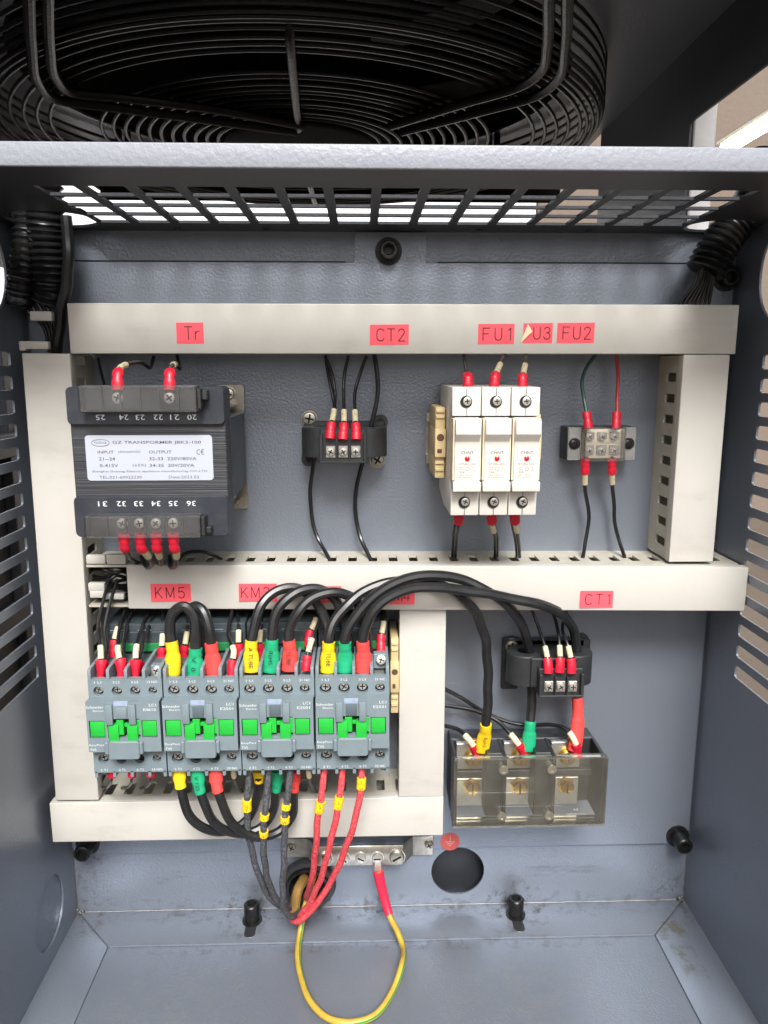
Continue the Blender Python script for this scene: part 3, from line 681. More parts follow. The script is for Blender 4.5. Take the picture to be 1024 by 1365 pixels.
lt('INPUT', -156, -146.5, -47.2, 1.7, b=.01); lt('(50/60HZ)', -144, -131, -47.2, 1.5); lt('OUTPUT', -126, -112.5, -47.2, 1.8, b=.01)
lt('21--24', -155.5, -146, -51.2, 1.9, b=.01); lt('32-33  220V/80VA', -126, -98, -51.2, 1.9, b=.01)
lt('0-415V', -155.3, -144.5, -55.2, 1.9, b=.01); lt('(\u00b15%)', -136, -128, -55.2, 1.8); lt('34-35  20V/20VA', -126, -99.5, -55.2, 1.9, b=.01)
lt('Shanghai Guzong Electric appliance manufacturing CO.,LTD', -160, -92, -58.8, 1.5)
lt('TEL:021-60922230', -156, -131, -62.2, 1.7); lt('Date:2023.02', -115, -97, -62.2, 1.7)
lt('C\u20ac', -98, -93.5, -47.2, 3.4)
mb = MB(); c = Vector((-154, -80.75, -41.7))
mb.tube([c+Vector((5.2*math.cos(q), 0, 2*math.sin(q))) for q in [i*6.28318/24 for i in range(24)]], .14, 4, closed=True); part('emblem', mb, 'ink_soft', lbl)
lt('GuZong', -157.5, -150.5, -41.7, 1.5)
for zz, zs in ((-19, 1), (-86, -1)):
    ft = part('mounting_foot', MB().rrect(-100, -80.5, zz-10, zz+10, -2.4, -.2, 2.5, 3, bev=.3), 'zinc', TR)
    part('foot_bracket', MB().box(-100, -86, -20, -2, zz-5, zz-3, .3), 'zinc', TR)
    p = at(307, 525, -3) if zz > -50 else at(310, 662, -3)
    add_screw(ft, (p.x-1, -2.6, p.z), 4.0, 'zinc', rot=.5, washer=5, h=2.4)
add_screw(TR, (at(311, 549, -14).x-4, -12, -28.8), 2.6, 'zinc', dirv=(0.3, -.3, 1))

# ================================================================== current transformers
def ct(name_label, org, lobes, zt, zb, blk, ears, yfront, lobe_r, depth0=-2):
    t = thing('current_transformer', name_label, 'current transformer', org, 'small black current transformers')
    x0, x1 = lobes
    # back plate with ears
    mb = MB().box(x0+1, x1-1, -6, -.1, zb-1, zt+3, .8)
    for ex, ez, s_ in ears:
        q = 5.2; mb.rrect(ex-q, ex+q, min(ez-q, zt if s_ > 0 else ez-q), max(ez+q, zb if s_ < 0 else ez+q), -3.4, -.1, q*.95, 6)
    part('base', mb, 'black_plastic', t)
    yc = yfront/2-2; r = lobe_r
    pts = []
    def lobe(cx, flip):
        # D-shaped vertical tube with a through hole
        n = 28
        o_ = part('core_housing', MB().lathe((cx, yc, zb), (0, 0, 1), [(r*.42, 0), (r, 0), (r, .4), (r, zt-zb-.8), (r-.8, zt-zb), (r*.42, zt-zb), (r*.4, (zt-zb)*.5), (r*.42, 0)], n), 'black_plastic', t)
    lobe(x0+r, 0); lobe(x1-r, 1)
    part('bridge', MB().box(x0+r*1.1, x1-r*1.1, yfront+1.5, -3, zb+.5, zt-.3, .6), 'black_plastic', t)
    bx0, bx1, bz0, bz1 = blk
    part('terminal_block', MB().box(bx0, bx1, yfront-3, yc, bz0, bz1, .6).box(bx0, bx1, yfront-6.5, yfront-3.1, bz0, bz0+1.6, .3).box(bx0, bx0+2, yfront-6.5, yfront-3.1, bz0+1.6, bz1-3, .3).box(bx1-2, bx1, yfront-6.5, yfront-3.1, bz0+1.6, bz1-3, .3), 'black_plastic', t)
    n = 3; p = (bx1-bx0-6)/n
    for i in range(1, n): part('barrier', MB().box(bx0+3+i*p-.5, bx0+3+i*p+.5, yfront-6.2, yfront-2.9, bz0+1.6, bz1-5, .2), 'black_plastic', t)
    cs = []
    for i in range(n):
        cx = bx0+3+(i+.5)*p; cz = bz0+7.2; cs.append((cx, cz))
        part('terminal', MB().box(cx-3.1, cx+3.1, yfront-4.0, yfront-2.9, cz-3.9, cz+3.9, .3), 'steel', t)
        add_screw(t, (cx, yfront-4.2, cz), 2.9, 'steel', rot=.3+i, h=1.5)
    for i, s_ in enumerate('SPS'): pass
    return t, cs
CT2, c2 = ct('black current transformer under the CT2 label', (-12, 0, -57), (-40.5, 17.2), -37, -56.5, (-27.5, 3.2, -59.5, -37.5), ((-36, -32.5, 1), (13.2, -35, 1), (-37, -60.5, -1), (11, -61.5, -1)), -31, 13.5)
add_screw(CT2, (-36, -3.6, -32.5), 5.0, 'zinc', rot=.6, h=2.6, washer=5.6); add_screw(CT2, (11, -3.6, -61.5), 4.8, 'zinc', rot=.2, h=2.6, washer=5.6)
part('ear_hole', MB().cyl((13.2, -3.3, -34.5), (13.2, -3.6, -34.5), 2.4, 14), 'hole_dark', CT2); part('ear_hole', MB().cyl((-37, -3.3, -60.5), (-37, -3.6, -60.5), 2.4, 14), 'hole_dark', CT2)
CT1, c1 = ct('black current transformer under the CT1 label', (132, 0, -222), (103, 164.5), -197, -219, (122, 153, -223, -203), ((110.5, -198, 1), (162.5, -196.5, 1), (111, -226, -1)), -37, 13.2)
part('mounting_bracket', MB().box(103, 116, -4.5, -.1, -234, -193, 2, 2).box(112, 168, -6, -3, -203, -194.5, .6), 'black_plastic', CT1)
add_screw(CT1, (109.6, -4.6, -199), 4.9, 'zinc', rot=.6, h=2.6, washer=5.6)
part('ear_hole', MB().cyl((162.5, -3.3, -196), (162.5, -3.7, -196), 2.4, 14), 'hole_dark', CT1)

# ================================================================== fuse holders
def fuse(x, label, first=False):
    t = thing('fuse_holder', label, 'fuse holder', (x, 0, -88), 'white fuse holders on the rail'); w_ = 17.4
    x0, x1 = x+.15, x+w_
    # body: stepped side profile, upper and lower terminal tiers, split line down the middle
    prof = [(-9, -10), (-9.5, -79), (-26.4, -79.6), (-26.4, -70), (-71, -70), (-71, -79.6), (-86.8, -79), (-86.8, -40), (-80, -10)]
    b = part('body', MB().prism([(x0, y, z) for z, y in prof], (w_-.3, 0, 0), .5, 2), 'fuse_white', t)
    for z0, z1 in ((-26.1, -10), (-86.4, -71.4)):
        part('split_line', MB().box(x+w_/2-.14, x+w_/2+.14, -79.9, -79, z0, z1), 'ink_soft', b)
    for cz in (-18, -78.6):
        h = part('screw_well', MB().lathe((x+w_/2-.3, -79.9, cz), (0, 1, 0), [(0, -.1), (3.5, -.1), (3.6, 0), (0, 1)], 20), 'hole_dark', b)
        add_screw(t, (x+w_/2+.3, -80.0, cz+.3), 2.5, 'steel', rot=.9 if cz > -40 else .4, h=.5, slot='cross')
    cprof = [(-27.2, -84), (-28.6, -90.2), (-36.5, -91), (-41, -86.6), (-45.2, -86.2), (-64.6, -86.6), (-64.8, -87.6), (-70.6, -87.4), (-70.9, -78), (-70.9, -71), (-27.2, -71)]
    car = part('carrier', MB().prism([(x0+1.1, y, z) for z, y in cprof], (w_-2.5, 0, 0), .45, 2), 'fuse_white', t)
    for xx in (x0+.1, x1-1.3): part('carrier_cheek', MB().box(xx, xx+1, -85.2, -70, -64.5, -27.6, .3), 'fuse_cream', t)
    part('foot_rim', MB().box(x0+.2, x1-.3, -88.2, -80, -70.8, -65, .5, 2).box(x+w_/2-.15, x+w_/2+.15, -88.35, -88.1, -70.4, -65.3), 'fuse_white', t)
    cx = x+w_/2; y = -86.92
    lb = part('rating_print', MB().box(cx-5.6, cx+5.6, -86.86, -86.3, -63.6, -45.8, .1), 'fuse_white', car)
    text('CHNT', cx, y, -47.6, 1.9, lb, 'ink', wid=7.6)
    part('indicator', MB().lathe((cx, -86.8, -51), (0, -1, 0), [(1.6, 0), (1.5, .6), (.8, 1), (0, 1.1)], 14), 'lens_red', t)
    text('RT28N-32X', cx, y, -54.4, 1.2, lb, 'ink_red', wid=9.6); text('500V~', cx-3.4, y, -56.4, .8, lb, 'ink_red', wid=3); text('690V', cx-3.4, y, -57.7, .7, lb, 'ink_soft', wid=3)
    text('32A', cx-3, y, -59.2, 1.1, lb, 'ink', wid=3); text('GB/T 13539.2', cx-.8, y, -61, .8, lb, 'ink_soft', wid=8.4); text('IEC 60269-2', cx-.8, y, -62.4, .8, lb, 'ink_soft', wid=8.4)
    mb = MB().tube([(cx+.3+1.1*math.cos(q), y, -57.4+1.1*math.sin(q)) for q in [i*.5236 for i in range(12)]], .13, 4, closed=True).tube([(cx+2.6, y, -58.4), (cx+4.8, y, -58.4), (cx+3.7, y, -56.3)], .13, 4, closed=True)
    part('approval_mark', mb, 'ink_soft', lb)
    return t
fuse(53.8, 'white fuse holder, leftmost of the three under the FU labels'); fuse(71.5, 'white fuse holder in the middle of the three'); fuse(89.2, 'white fuse holder, rightmost of the three')
def end_stop(label, x0, x1, z0, z1, yf):
    t = thing('end_stop', label, 'end clamp', ((x0+x1)/2, -8, z0), 'beige rail end clamps')
    H = z1-z0
    part('clamp_body', MB().box(x0, x1, yf, -9, z0+H*.30, z1-H*.3, .7, 2).box(x0+.4, x1-.3, yf+3, -7, z0, z0+H*.31, .7, 2).box(x0+.4, x1-.3, yf+3, -7, z1-H*.31, z1, .7, 2), 'beige', t)
    for f in (.1, .2, .84, .92): part('clamp_rib', MB().box(x0+.8, x1-.8, yf+1.8, yf+3.2, z0+H*f, z0+H*(f+.04), .3), 'beige', t)
    part('clamp_screw_hole', MB().cyl(((x0+x1)/2, yf-.1, z0+H*.58), ((x0+x1)/2, yf+.3, z0+H*.58), min(2.4, (x1-x0)*.36), 16), 'rust', t)
    part('clamp_slot', MB().box(x0+1.5, x1-2.5, yf-.15, yf+.3, z0+H*.36, z0+H*.42, .1), 'rust', t)
end_stop('beige end clamp on the left of the fuse holders', 46.6, 53.6, -68, -22.5, -52)
end_stop('narrow beige end clamp on the right of the fuse holders', 106.8, 110.6, -66, -26, -70)
end_stop('beige end clamp to the right of the last contactor', 18.6, 24.6, -232, -178, -48)

# ================================================================== small terminal block (FU2)
FB = thing('terminal_block', 'small two-pole terminal block with clear cover under the FU2 label', 'terminal block', (164, 0, -60))
part('base', MB().box(140.3, 188, -17, -.2, -60.5, -37.5, .8, 2), 'black_plastic', FB)
part('terminal_bed', MB().box(150.5, 178, -19, -17.1, -59, -39, .3), 'fuse_cream', FB)
for i in range(3):
    for j in range(2): part('terminal', MB().box(152+i*8.6, 158.5+i*8.6, -20.4, -19.1, -47.5+j*2-9*(1-j), -41-9*(1-j)+j*0, .3), 'steel', FB)
for i in range(3):
    for j in range(2): add_screw(FB, (155.2+i*8.6, -20.6, -44.2-9.6*j), 2.4, 'steel', rot=i+j, h=1.2)
for a, b in ((141, 150.3), (178.3, 187.8)): part('cover_end', MB().box(a, b, -18.6, -17.2, -60.3, -37.7, .3), 'clear_frost', FB)
cvr = part('clear_cover', MB().box(150.4, 178.2, -27, -25.8, -60.3, -37.7, .4).box(150.4, 151.5, -25.8, -18.7, -60.3, -37.7, .2).box(177.1, 178.2, -25.8, -18.7, -60.3, -37.7, .2), 'clear_grey', FB)
for k in range(3): part('cover_rib', MB().box(151, 177.6, -27.6, -27.05, -41.5-6.6*k, -41.0-6.6*k), 'clear_grey', cvr)
for cx in (145.6, 183):
    part('screw_hole', MB().cyl((cx, -18.7, -49), (cx, -18.95, -49), 4, 18), 'hole_dark', FB); add_screw(FB, (cx-.8, -19.0, -49.2), 2.9, 'bolt_black', rot=.5, h=1)

# ================================================================== contactors
def contactor(x, w_, label, small=False):
    t = thing('contactor', label, 'contactor', (x, -8, -255), 'grey contactors in a row'); k = w_/47.7
    X = lambda v: x+v*k
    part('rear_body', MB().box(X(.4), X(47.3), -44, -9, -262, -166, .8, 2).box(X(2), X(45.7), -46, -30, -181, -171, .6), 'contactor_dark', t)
    part('coil_terminal_strip', MB().box(X(10), X(21), -48.4, -46.1, -184, -178.5, .3).box(X(26), X(40), -48.4, -46.1, -184, -178.5, .3), 'strip_green', t)
    part('rear_line', MB().box(X(5), X(14), -46.4, -45.8, -170.2, -169.6).box(X(24), X(33), -46.4, -45.8, -170.2, -169.6), 'contactor', t)
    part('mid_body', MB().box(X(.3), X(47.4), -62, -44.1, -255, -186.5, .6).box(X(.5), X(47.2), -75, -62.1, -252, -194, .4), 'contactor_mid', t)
    # dividers between the terminals, top and bottom
    for i, v in enumerate((.3, 12.1, 23.6, 35.1, 45.2)):
        part('divider', MB().prism([(X(v), -79.2, -191), (X(v), -79.2, -184.5), (X(v), -77, -183.6), (X(v), -66, -183), (X(v), -48, -182), (X(v), -48, -191)], (2.1*k, 0, 0), .3), 'contactor', t)
        part('divider', MB().box(X(v), X(v+2.1), -79, -62, -257.5, -253, .3), 'contactor', t)
    th = [(X(v)-rr, X(v)+rr, -198.3-rr, -198.3+rr, rr) for v, rr in ((6.6, 3.7), (18.4, 3.7), (30.2, 3.7), (41.4, 3.2))]
    if small: th = [(a+.5, b-.5, c_+.5, d_-.5, rr-.5) for a, b, c_, d_, rr in th]
    bh = [(a, b, c_-46.4, d_-46.4, rr) for a, b, c_, d_, rr in th]
    part('terminal_face', MB().plate((X(.2), X(47.5)), (-204, -190.3), (-79, -75.2), lambda u, v, w: (u, w, v), th, k=5, margin=.4), 'contactor', t)
    part('terminal_face', MB().plate((X(.2), X(47.5)), (-254, -237), (-79, -75.2), lambda u, v, w: (u, w, v), bh, k=5, margin=.4), 'contactor', t)
    for hs, up in ((th, 1), (bh, 0)):
        for i, h in enumerate(hs):
            c = ((h[0]+h[1])/2, (h[2]+h[3])/2); part('screw_well', MB().cyl((c[0], -75.4, c[1]), (c[0], -75.0, c[1]), h[4]+.4, 16), 'hole_dark', t)
            if up or i in (0, 3): add_screw(t, (c[0], -75.6, c[1]+(.6 if up else .8)), h[4]*.8, 'steel', rot=random.uniform(0, 3), h=2.0, slot='cross')
    fz0, fz1 = -235.8, -202.2; H = fz1-fz0
    Z = lambda f: fz1-H*f
    face = part('front_face', MB().plate((X(.6), X(47.1)), (fz0, fz1), (-86.5, -79.1), lambda u, v, w: (u, w, v),
        [(X(1.9), X(12), Z(.72), Z(.37), .4), (X(35.2), X(45), Z(.72), Z(.37), .4), (X(13.6), X(34.2), Z(.73), Z(.34), .5)], k=2, margin=.3), 'contactor', t)
    part('window_bed', MB().box(X(1.5), X(46), -82, -81.2, Z(.75), Z(.33)), 'hole_dark', t)
    part('indicator_tile', MB().box(X(2.3), X(11.6), -86, -82, Z(.7), Z(.39), .4, 2), 'plastic_green', t)
    part('indicator_tile', MB().box(X(35.6), X(44.6), -86, -82, Z(.7), Z(.39), .4, 2), 'plastic_green', t)
    part('carriage', MB().box(X(14.2), X(20.7), -87.4, -82, Z(.77), Z(.45), .4, 2).box(X(19), X(23.6), -86, -82, Z(.67), Z(.37), .3).box(X(23.6), X(26), -84.6, -82, Z(.53), Z(.46), .2), 'plastic_green', t)
    part('carriage', MB().box(X(26), X(32.8), -87.4, -82, Z(.77), Z(.45), .4, 2).box(X(32), X(35.4), -86, -82, Z(.67), Z(.37), .3), 'plastic_green', t)
    part('latch_arm', MB().box(X(13.4), X(17.8), -88.8, -86.4, Z(.43), Z(.04), .5, 2), 'contactor', t)
    part('latch_arm', MB().box(X(28), X(32.4), -88.8, -86.4, Z(.43), Z(.04), .5, 2), 'contactor', t)
    part('square_button', MB().box(X(19.6), X(26.6), -87.4, -86.6, Z(.33), Z(.1), .4, 2), 'contactor_mid' if not small else 'contactor', t)
    part('date_sticker', MB().box(X(18.6), X(27.4), -86.9, -86.6, Z(.085), Z(-.02)), 'sticker', t)
    part('lower_flap', MB().rrect(X(14), X(33.6), Z(1.12), Z(.76), -89.2, -86.6, 1.5, 3, bev=.5), 'contactor', t)
    part('flap_ear', MB().box(X(11.6), X(14), -89, -86.6, Z(1.02), Z(.78), .5), 'contactor', t); part('flap_ear', MB().box(X(33.6), X(35.8), -89, -86.6, Z(1.02), Z(.78), .5), 'contactor', t)
    y = -86.62
    text('Schneider', X(6.4), y, Z(.1), 1.7, face, 'ink_white', wid=11*k); text('Electric', X(8.4), y, Z(.17), 1.2, face, 'ink_white', wid=6.6*k)
    text('LC1', X(43), y, Z(.07), 1.7, face, 'ink_white', wid=4.4*k); text('E0610' if small else 'E2501', X(41), y, Z(.16), 1.7, face, 'ink_white', wid=8*k)
    text('EasyPact', X(6), y, Z(.86), 1.6, face, 'ink_white', wid=9.4*k); text('TVS', X(3.4), y, Z(.95), 1.6, face, 'ink_white', wid=4*k)
    for v, s1, s2 in ((6.6, '1 L1', '2 T1'), (18.4, '3 L2', '4 T2'), (30.2, '5 L3', '6 T3'), (41.4, '13 NO' if small else '21 NC', '14 NO' if small else '22 NC')):
        wd = (4.4 if v < 40 else 6.6)*k
        text(s1, X(v), -79.1, -192.4, 1.5, t, 'ink_white', wid=wd); text(s2, X(v), -79.1, -252.2, 1.5, t, 'ink_white', wid=wd)
    part('contact_lug', MB().box(X(38), X(44.5), -72, -62.2, -193.9, -192.9), 'steel', t)
    for a, b in ((2, 5.5), (42, 45.5)): part('foot_clip', MB().box(X(a), X(b), -72, -66, -259.6, -255, .4), 'contactor', t)
    return t
C1 = contactor(-173, 46.5, 'leftmost contactor in the row, with three red ferrules on top', True)
C2 = contactor(-126, 47.5, 'second contactor from the left, under the KM5 label')
C3 = contactor(-78.2, 47.5, 'third contactor from the left, under the KM3 label')
C4 = contactor(-30.4, 47.5, 'rightmost contactor in the row, with red braided cables below')
# exposed clamp screws of empty fourth terminals
for t, p in ((C1, (211, 893)), (C4, (508, 878))):
    q = at(*p, -64); c = (q.x, -64, q.z)
    part('clamp_frame', MB().box(c[0]-5, c[0]+3.5, -66, -60, c[2]-6, c[2]+4, .5), 'contactor', t); add_screw(t, (c[0], -66, c[2]), 3.4, 'steel', dirv=(0, -.9, .4), h=2.4, rot=.4, slot='cross')

# ================================================================== large terminal block
TBX0, TBX1, TBZ0, TBZ1, TBY = 63, 172, -319.5, -266.5, -46
TB = thing('power_terminal_block', 'large black three-pole terminal block with clear cover at lower right', 'terminal block', (117, 0, TBZ0))
part('base', MB().box(TBX0+1, TBX1-1, -16, -.2, TBZ0+1, TBZ1-.5, .8), 'black_plastic', TB)
pitch = (TBX1-TBX0-4)/3
for i in range(4):
    xx = TBX0+.6+i*pitch
    part('barrier', MB().box(xx, xx+2.6, TBY+2.5, -16, TBZ0+1, TBZ1-.3, .5), 'black_plastic', TB)
for i in range(2):
    cx = TBX0+2.6+(i+1)*pitch-9; 
    part('barrier_block', MB().box(cx-4, cx+9.2, TBY+9, -16.1, TBZ0+3, TBZ1-1, .5), 'black_plastic', TB)
part('centre_bar', MB().box(TBX0+3, TBX1-3, -22, -16.1, TBZ0+25, TBZ0+30, .5), 'black_plastic', TB)
poles = []
for i in range(3):
    x0 = TBX0+3.6+i*pitch; cx = x0+13.5; poles.append(cx)
    part('contact_plate', MB().box(x0+1.5, x0+23, -21, -16.2, TBZ0+31, TBZ1-1.5, .5), 'tin', TB)
    part('contact_plate', MB().box(x0+1.5, x0+23, -21, -16.2, TBZ0+1.5, TBZ0+23.5, .5), 'tin', TB)
    for cz in (TBZ1-12, TBZ0+17.5):
        part('terminal_screw', MB().lathe((cx, -21, cz), (0, -1, 0), [(6.6, 0), (6.6, 1.4), (5.4, 1.5), (5.4, 4.4), (4.8, 5), (0, 5)], 6 if cz < -300 else 20), 'brass', TB)
        part('screw_slot', MB().box(cx-.6, cx+.6, -26.4, -25.9, cz-4, cz+4), 'rust', TB)
    part('copper_lug', MB().box(cx-1, cx+8.5, -24.8, -21.1, TBZ1-10, TBZ1+3, .5), 'copper', TB)
for xx, zz in ((TBX0+35.4, TBZ1-9), (TBX0+69.6, TBZ1-9), (TBX0+35.2, TBZ0+8), (TBX0+69, TBZ0+8)):
    part('cover_stud', MB().lathe((xx, TBY+1, zz), (0, -1, 0), [(0, -8), (2.2, -8), (2.2, 0), (3.2, 0), (3.2, 1.5), (2.0, 1.6), (2.0, .4), (0, .4)], 16), 'steel', TB)
mb = MB().box(TBX0, TBX1, TBY-.9, TBY+.6, TBZ0, TBZ1, .3)
mb.box(TBX0+.2, TBX1-.2, TBY+.7, TBY+6, TBZ1-1.5, TBZ1, .3).box(TBX0+.2, TBX1-.2, TBY+.7, TBY+13, TBZ0, TBZ0+1.3, .2).box(TBX0, TBX0+1.2, TBY+.7, TBY+14, TBZ0+1.4, TBZ1-1.6, .2).box(TBX1-1.2, TBX1, TBY+.7, TBY+14, TBZ0+1.4, TBZ1-1.6, .2)
cv = part('clear_cover', mb, 'clear_smoke', TB)
part('cover_crease', MB().box(TBX0+10, TBX0+60, TBY-1.1, TBY-.85, TBZ0+27.5, TBZ0+27.9).box(TBX0+30, TBX0+78, TBY-1.1, TBY-.85, TBZ0+16.5, TBZ0+16.75), 'clear_grey', cv)
for k in range(9): part('embossed_mark', MB().box(144.5+k*1.6, 145.4+k*1.6, TBY-1.15, TBY-.85, TBZ0+9.4+(k % 3)*.15, TBZ0+10.7), 'clear_frost', cv)
for k in range(2): part('embossed_mark', MB().box(149+k*1.8, 150.2+k*1.8, TBY-1.15, TBY-.85, TBZ0+12.8, TBZ0+14.2), 'clear_frost', cv)
for xx, m in ((112.5, 'dot_green'), (147, 'earth_label')):
    single('phase_dot', MB().cyl((xx, -.02, TBZ0-.5), (xx, -.25, TBZ0-.5), 6.2, 28), m, (xx, 0, TBZ0), '%s round sticker on the plate under the large terminal block' % ('green' if 'green' in m else 'red'), 'sticker', 'round stickers on the plate')
# ================================================================== earth bar, earth sticker, grommet
EB = thing('earth_bar', 'bent metal earth bar with screws below the bottom trunking', 'earth bar', (-2, 0, -366))
zc = -361
y0 = -.3
pts = [(-60, 0), (-44, 0), (-36, -11), (30, -11), (38, 0), (54, 0)]
prof = [(x, y-.2) for x, y in pts]; prof2 = [(x, y-2.2) for x, y in pts][::-1]
def bar_z(x): return 0
part('bar', MB().prism([(x, y, -371.5) for x, y in prof+prof2], (0, 0, 16.5), .4), 'zinc', EB)
for i, (pxx, py, yy, rr) in enumerate(((389, 1136, -2.4, 3.4), (572, 1127, -2.4, 3.4))):
    p = at(pxx, py, yy); add_screw(EB, (p.x, yy, max(p.z, -362)), rr, 'zinc', rot=.3+i, h=2.2)
for i, (pxx, py, rr) in enumerate(((432, 1150, 7), (459, 1149, 5), (481, 1147, 5), (503, 1147, 5), (529, 1147, 6.8))):
    p = at(pxx, py, -14); add_screw(EB, (p.x, -13.4, -364.5), rr*.85, 'zinc' if rr > 5 else 'steel', rot=.9+i*.5, h=2.6, slot='slot', washer=rr)
ES = single('earth_sticker', MB().cyl((67.4, -.02, -361.5), (67.4, -.2, -361.5), 7.6, 32), 'earth_label', (67.4, 0, -361.5), 'round red earth symbol sticker right of the earth bar', 'sticker')
mb = MB().box(67.1, 67.7, -.32, -.22, -361.5, -357).box(63.6, 71.2, -.32, -.22, -362, -361.4).box(65, 69.8, -.32, -.22, -363.6, -363).box(66.4, 68.4, -.32, -.22, -365.2, -364.6)
part('earth_symbol', mb, 'earth_ink', ES)
GR = single('grommet', MB().lathe((-44, YB+1, -397), (0, -1, 0), [(15.5, -3), (15.5, 1), (21, 1.2), (22, 4), (20.5, 7.5), (17.5, 8.2), (15, 6.5), (13.6, 0), (13.6, -3), (15.5, -3)], 40), 'black_plastic', (-44, YB, -397), 'black rubber grommet in the back wall with cables through it', 'grommet')
part('inner_lip', MB().lathe((-44, YB-7, -397), (0, -1, 0), [(15.4, 0), (17, .6), (16.4, 2.4), (14.6, 2.6), (14.2, 0)], 40), 'bolt_black', GR)

# ================================================================== heavy jumper cables
BLK = 'cable_black'
G1 = 'heavy black cables between the contactors'
wire('jumper_cable', 'black jumper looping from the yellow to the green sleeve on the second contactor', 'cable',
     [(230, 899, -70), (231, 870, -69), (226, 838, -66), (233, 815, -66), (246, 809, -66), (258, 823, -66), (261, 850, -68), (260, 880, -70), (260, 901, -71)], 3.4, BLK,
     [('sleeve_yellow', 0, 21.5, 4.7), ('sleeve_green', -18, 0, 5.0, 'V  0')], G1)
wire('jumper_cable', 'black jumper looping to the red sleeve on the second contactor', 'cable',
     [(270, 884, -56), (268, 850, -57), (256, 820, -60), (259, 808, -62), (270, 812, -65), (278, 835, -68), (282, 860, -69), (286, 899, -71)], 3.2, BLK, [('sleeve_red', -20.5, 0, 4.9)], G1)
J = [('yellow', [(336, 895, -70), (335, 872, -69), (337, 843, -66), (348, 808, -62), (370, 788, -56), (395, 784, -52), (418, 797, -51), (433, 826, -54), (440, 856, -58), (441, 878, -58)], 'A TUBE'),
     ('green', [(361, 896, -70), (363, 872, -69), (363, 840, -67), (374, 808, -64), (395, 789, -59), (423, 785, -55), (447, 800, -53), (458, 828, -54), (465, 860, -58), (466, 880, -58)], 'RoHS'),
     ('red', [(386, 894, -71), (387, 872, -70), (385, 846, -69), (397, 815, -67), (420, 796, -63), (450, 789, -59), (472, 799, -56), (484, 824, -55), (490, 858, -58), (492, 880, -58)], 'TUBE')]
for c_, P_, tx in J:
    wire('jumper_cable', 'black jumper arching from the %s sleeve on the third contactor to the fourth' % c_, 'cable', P_, 3.3, BLK, [('sleeve_'+c_, 0, 20 if c_ != 'green' else 21.5, 4.8, tx)], G1)
def q2(x, y, Y): return (430+x/2.768, 750+y/2.768, Y)
wire('power_cable', 'black power cable from the yellow sleeve on the fourth contactor to the terminal block', 'cable',
     [(438, 896, -71), (438, 872, -70), q2(25, 265, -69), q2(70, 180, -64), q2(140, 115, -58), q2(250, 72, -53), q2(370, 68, -52), q2(470, 98, -52), q2(550, 165, -50), q2(598, 270, -42), q2(611, 410, -38), (650, 945, -36), (648, 965, -34), (643, 1001, -28)], 3.4, BLK,
     [('sleeve_yellow', 0, 20, 4.8, 'TUBE'), ('sleeve_yellow', -25, 0, 4.8, 'RoHS')], G1)
wire('power_cable', 'black power cable from the green sleeve on the fourth contactor through CT1', 'cable',
     [(460, 896, -71), (460, 872, -70), q2(88, 265, -70), q2(130, 185, -68), q2(210, 110, -64), q2(300, 62, -61), q2(400, 46, -59), q2(510, 62, -56), q2(610, 105, -56), q2(690, 165, -50), q2(745, 255, -34), q2(768, 350, -22), (709, 915, -21), (708, 950, -24), (707, 968, -26), (704, 1000, -27)], 3.4, BLK,
     [('sleeve_green', 0, 20, 4.8), ('sleeve_green', -22, 0, 4.8)], G1)
wire('power_cable', 'black power cable from the red sleeve on the fourth contactor through CT1', 'cable',
     [(485, 896, -72), (485, 872, -71), q2(152, 260, -71), q2(180, 190, -70), q2(240, 130, -68), q2(330, 96, -66), q2(430, 92, -64), q2(560, 108, -60), q2(700, 132, -57), q2(820, 160, -53), q2(895, 200, -41), q2(930, 265, -27), q2(940, 330, -22), (769, 905, -21), (769, 935, -23), (771, 960, -26), (766, 1000, -28)], 3.4, BLK,
     [('sleeve_red', 0, 20.5, 4.9), ('sleeve_red', -39, 0, 4.7)], G1)
# lower jumpers between second and third contactor
for c_, P_, tx in (('yellow', [(238, 1024, -72), (240, 1042, -73), (243, 1062, -74), (254, 1088, -73), (272, 1104, -70), (297, 1109, -66), (322, 1098, -62), (338, 1078, -58), (344, 1056, -57), (345, 1028, -58)], None),
                   ('green', [(262, 1024, -73), (265, 1045, -74), (271, 1068, -75), (283, 1092, -73), (300, 1107, -70), (325, 1111, -66), (349, 1102, -62), (363, 1082, -58), (368, 1060, -57), (370, 1028, -58)], 'V 125'),
                   ('red', [(287, 1024, -73), (289, 1044, -74), (294, 1066, -75), (306, 1093, -74), (322, 1108, -71), (345, 1115, -67), (372, 1109, -62), (388, 1090, -58), (392, 1062, -57), (393, 1028, -58)], None)):
    e = {'yellow': (13, 8), 'green': (17, 15), 'red': (16, 15)}[c_]
    wire('jumper_cable', 'black jumper below the contactors between two %s sleeves' % c_, 'cable', P_, 3.1, BLK, [('sleeve_'+c_, 0, e[0], 4.3, tx), ('sleeve_'+c_, -e[1], 0, 3.9)], G1)
